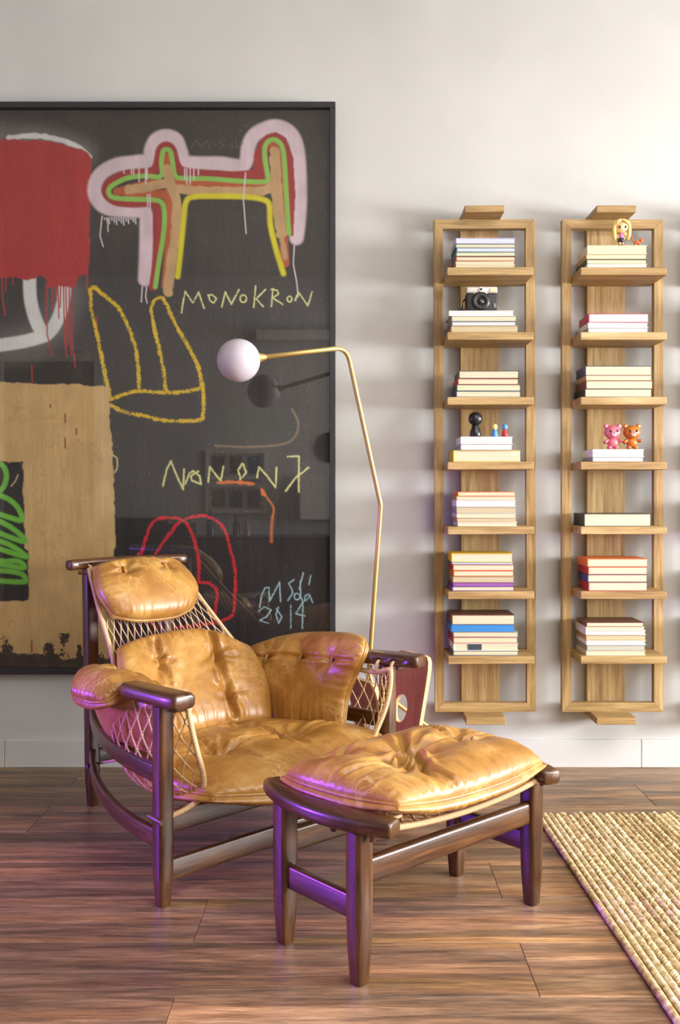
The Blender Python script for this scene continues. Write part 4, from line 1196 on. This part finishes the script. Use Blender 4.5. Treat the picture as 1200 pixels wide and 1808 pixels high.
arm0 = LP(463, 631, 3.205)
pole = fillet([arm0, elbow, LP(672, 892, 3.46), LP(650, 1204, 3.52), LP(764, 1289, 3.55), LP(850, 1367, 3.56)], [0, .05, .01, .05, .06, 0])
MB().tube(pole, .0085, 12).build('pole', BR, FLP, smooth=True)
fe = LP(850, 1367, 3.56)
foot = fillet([fe, Vector((fe.x + .05, fe.y + .005, .009)), Vector((.62, .12, .009)), Vector((.62, .2, .009)), Vector((-.02, .2, .009)), Vector((-.02, .06, .009))], [0, .02, .03, .03, .04, 0])
MB().tube(foot, .0085, 12).build('foot_tube', BR, FLP, smooth=True)
nd_ = (arm0 - gc).normalized()
MB().tube([gc + nd_ * .066, gc + nd_ * .07, gc + nd_ * .092], [.0165, .0165, .009], 20).build('socket_cup', BR, FLP, auto=40)
OG = plain('opal_glass', (188, 180, 190), rough=.45)
OG.node_tree.nodes['Principled BSDF'].inputs['Subsurface Weight'].default_value = 0.7
OG.node_tree.nodes['Principled BSDF'].inputs['Subsurface Radius'].default_value = (.05, .05, .05)
OG.node_tree.nodes['Principled BSDF'].inputs['Subsurface Scale'].default_value = 1.0
MB().ball(gc, .0713, n=48, m=32).build('globe_shade', OG, FLP, smooth=True)

MR = empty('magazine_rack', (.235, 3.40 - D, 0)); tag(MR, 'pink stained plywood magazine rack with round cutout behind the armchair', 'magazine rack')
PKM = wood('pink_ply', 'z', [(.35, (188, 108, 118)), (.5, (206, 132, 138)), (.65, (220, 156, 160))], along=2, across=22, rough=.5, bump=.1, pores=.15)
EDM = plain('ply_edge', (208, 180, 130), rough=.6)


def ply(pa, pb, zt, zb_, hole, yoff0, yoff1):
    """panel spanned in plan from pa to pb at the top; leaning: bottom edge shifted; round hole"""
    mb = MB(); n = 72
    ta, tb = Vector((*pa, zt)), Vector((*pb, zt)); ba, bb_ = Vector((*yoff0, zb_)), Vector((*yoff1, zb_))
    def Q(u, v): return (ba * (1 - u) + bb_ * u) * (1 - v) + (ta * (1 - u) + tb * u) * v
    nrm = (tb - ta).cross(ta - ba).normalized() * .0075
    # outline with rounded upper corners
    out = []
    for k in range(n):
        a = 2 * math.pi * k / n; c_, s_ = math.cos(a), math.sin(a)
        m_ = max(abs(c_), abs(s_)); x_, y_ = c_ / m_, s_ / m_
        if y_ > 0: 
            q = (abs(x_) ** 9 + abs(y_) ** 9) ** (-1 / 9); x_, y_ = x_ * q, y_ * q
        out.append((.5 + .5 * x_, .5 + .5 * y_))
    inn = [(hole[0] + hole[2] * math.cos(2 * math.pi * k / n), hole[1] + hole[3] * math.sin(2 * math.pi * k / n)) for k in range(n)]
    v = [Q(*p) + nrm for p in out] + [Q(*p) + nrm for p in inn] + [Q(*p) - nrm for p in out] + [Q(*p) - nrm for p in inn]
    face = []; edge = []
    for k in range(n):
        k2 = (k + 1) % n
        face += [(k, k2, n + k2, n + k), (2 * n + k2, 2 * n + k, 3 * n + k, 3 * n + k2)]
        edge += [(k2, k, 2 * n + k, 2 * n + k2), (n + k, n + k2, 3 * n + k2, 3 * n + k)]
    return v, face, edge


def panel(v, face, edge):
    o = MB().add(v, face).build('plywood_panel', PKM, MR)
    MB().add(v, edge).build('plywood_edge', EDM, o)


panel(*ply((-.051, .04), (.055, -.13), .497, .0, (.40, .60, .19, .10), (-.13, .07), (-.024, -.10)))
panel(*ply((-.235, .06), (-.135, -.10), .40, .0, (.5, .6, .18, .1), (-.152, .065), (-.046, -.105)))

# ------------------------------------------------------------------ braided rug
RUG = empty('braided_rug', (.62, -.60, 0), R(1.6)); tag(RUG, 'thick natural jute rug of braided cords on the plank floor', 'rug')
JU = jute()
RL, RP = 2.5, .0215
variants = []
for vi in range(4):
    mb = MB(); rg = random.Random(40 + vi)
    pitch = .0105
    for k in range(int(RL / pitch) if vi < 3 else 0):
        sg = (1, -1, 1)[vi]
        rot = Matrix.Rotation(R(sg * (40 if vi < 2 else 62) + rg.uniform(-5, 5)), 3, 'Z') @ Matrix.Rotation(R(rg.uniform(-4, 4)), 3, 'X')
        mb.ball((rg.uniform(-.0008, .0008), -k * pitch - rg.uniform(0, .0015), .0088 + rg.uniform(-.0008, .0014)), .0050, .0142, .0086, 8, 6, rot)
    if vi == 3:
        ss = np.arange(0, RL, .0022)
        mb.tube([(0, -q, .0095) for q in ss], [.0085 * (1 + .10 * math.sin(q / .0075 * 2 * math.pi) + .05 * rg.random()) for q in ss], 10)
    me = mb.build('cord', JU).data
    bpy.data.objects.remove([o_ for o_ in COL.objects if o_.data == me][0])
    variants.append(me)
x_ = 0.0
for k in range(62):
    vi = 3 if k < 2 else (0, 1, 0, 1, 2, 1, 0, 1)[k % 8]
    o_ = bpy.data.objects.new('braid_cord', variants[vi]); COL.objects.link(o_); o_.parent = RUG
    o_.location = (k * RP * .93, .006 * math.sin(k * 2.1) + .004 * ((k * 7) % 5), 0)

# ------------------------------------------------------------------ the far side of the room, mirrored in the painting's glass
VD = 3.71 - .036 + 4.8 - .036


def RF(px, py, back=0.0):
    """pixel of a reflection -> point on the opposite wall (or `back` metres in front of it)"""
    d = VD - back
    return Vector(((px - CX) / F * d, YB + back, CAMH - (py - CY) / F * d))


whf = plain('white_frame', (206, 203, 198), rough=.5)
for (p0, p1, lab, cs) in (((363, 795), (471, 847), 'upper white picture frame with three photos on the opposite wall', ((60, 50, 60), (96, 70, 60), (50, 70, 110))),
                          ((363, 855), (471, 906), 'lower white picture frame with three photos on the opposite wall', ((110, 80, 60), (60, 84, 80), (70, 76, 96)))):
    a, b = RF(*p0), RF(*p1)
    x0, x1, z0, z1 = a.x, b.x, b.z, a.z
    o = empty('picture_frame', ((x0 + x1) / 2, YB, z0)); tag(o, lab, 'picture frame')
    hw, hh = (x1 - x0) / 2, z1 - z0
    MB().box(-hw, hw, 0, .03, 0, .028).box(-hw, hw, 0, .03, hh - .028, hh).box(-hw, -hw + .028, 0, .03, .028, hh - .028).box(hw - .028, hw, 0, .03, .028, hh - .028).build('frame', whf, o)
    MB().box(-hw + .028, hw - .028, .001, .010, .028, hh - .028).build('mat_board', plain('mat', (170, 166, 160), rough=.8), o)
    for k, c in enumerate(cs):
        cx_ = (k - 1) * hw * .58
        MB().box(cx_ - .055, cx_ + .055, .0102, .013, hh * .2, hh * .8).build('photo', plain('photo%d%d' % (k, c[0]), c, rough=.5, var=.6, bscale=22), o)
pc_ = RF(583, 790)
o = empty('wall_plate', (pc_.x, YB, pc_.z)); tag(o, 'round grey and white decorative wall plate with dark rim', 'wall plate')
MB().lathe([(.13, -.004), (.132, -.016), (.128, -.02), (.122, -.016)], 40, axis='y').build('rim', plain('plate_rim', (40, 40, 42), rough=.3), o, auto=40)
MB().lathe([(.124, -.012), (.08, -.010), (.002, -.010)], 40, axis='y').build('dish', plain('plate_dish', (176, 174, 172), rough=.3, var=.5, bscale=14), o, auto=40)
a, b = RF(529, 838, .25), RF(640, 918, .25)
o = empty('wall_cabinet', ((a.x + b.x) / 2, YB, b.z)); tag(o, 'white wall cabinet hanging above the dark sideboard', 'cabinet')
hw, hh = (b.x - a.x) / 2, a.z - b.z
MB().rbox(-hw, hw, .001, .23, 0, hh, .003, 1).build('carcass', white_gloss, o)
for s in (-1, 1): MB().rbox(min(0, s * hw) + .002, max(0, s * hw) - .002, .2305, .248, .003, hh - .003, .002, 1).build('door', white_gloss, o)
blkm = plain('black_lacquer', (24, 22, 23), rough=.3)
sb = empty('sideboard', (-.55, YB, 0)); tag(sb, 'long black sideboard along the wall opposite the painting', 'sideboard')
MB().rbox(-1.45, 1.6, .015, .48, .06, .66, .003, 1).build('carcass', blkm, sb)
MB().rbox(-1.48, 1.63, .012, .51, .661, .69, .004, 1).build('top', blkm, sb)
MB().box(-1.4, 1.55, .06, .42, 0, .06).build('plinth', blkm, sb)
for k in range(5): MB().rbox(-1.44 + k * .607, -1.44 + k * .607 + .6, .4805, .498, .07, .652, .002, 1).build('door', blkm, sb)
for i, (px, hh_, rr, c, lab) in enumerate(((372, .20, .034, (70, 84, 120), 'blue glass bottle on the black sideboard'), (417, .16, .03, (60, 74, 60), 'green glass bottle on the black sideboard'),
                                            (436, .13, .026, (150, 146, 140), 'pale ceramic bottle on the black sideboard'))):
    q = RF(px, 0, .28)
    o = empty('bottle', (q.x, YB + .28, .6905)); tag(o, lab, 'bottle')
    MB().lathe([(rr, 0), (rr, hh_ * .6), (rr * .4, hh_ * .76), (rr * .36, hh_)], 18).build('body', plain('bottle%d' % i, c, rough=.15), o, auto=40)
    MB().lathe([(rr * .42, hh_), (rr * .42, hh_ + .015)], 14).build('stopper', plain('stop', (90, 80, 70)), o, auto=40)
for i, (px, w_, h_, lab) in enumerate(((250, .42, .15, 'low black speaker box on the black sideboard'), (322, .20, .10, 'small black box beside the speaker on the sideboard'))):
    q = RF(px, 0, .2)
    tag(MB().rbox(-w_ / 2, w_ / 2, -.1, .12, 0, h_, .006, 2).build('speaker_box', plain('box_black', (26, 25, 27), rough=.5)), lab, 'speaker').location = (q.x, YB + .2, .6905)
tr = struct('trim_1', MB().box(RF(455, 0).x, XR, YB, YB + .12, RF(0, 604).z, RF(0, 586).z), whf, 'white curtain rail box high on the opposite wall', 'trim')
dr0, dr1 = RF(8, 632), RF(168, 632)
dr = empty('door_1', ((dr0.x + dr1.x) / 2, YB, 0)); tag(dr, 'dark doorway with pale frame in the wall opposite the painting', 'door', kind='structure')
hw = (dr1.x - dr0.x) / 2
MB().box(-hw, hw, .001, .02, 0, 2.2).build('door_leaf', plain('door_dark', (136, 127, 121), rough=.5), dr)
MB().box(-hw - .07, -hw, .001, .04, 0, 2.2).box(hw, hw + .07, .001, .04, 0, 2.2).box(-hw - .07, hw + .07, .001, .04, 2.2, 2.27).build('door_frame', whf, dr)
MB().tube([(hw - .08, .02, 1.0), (hw - .08, .06, 1.0), (hw - .2, .06, 1.0)], .009, 10).build('handle', sil, dr, smooth=True)
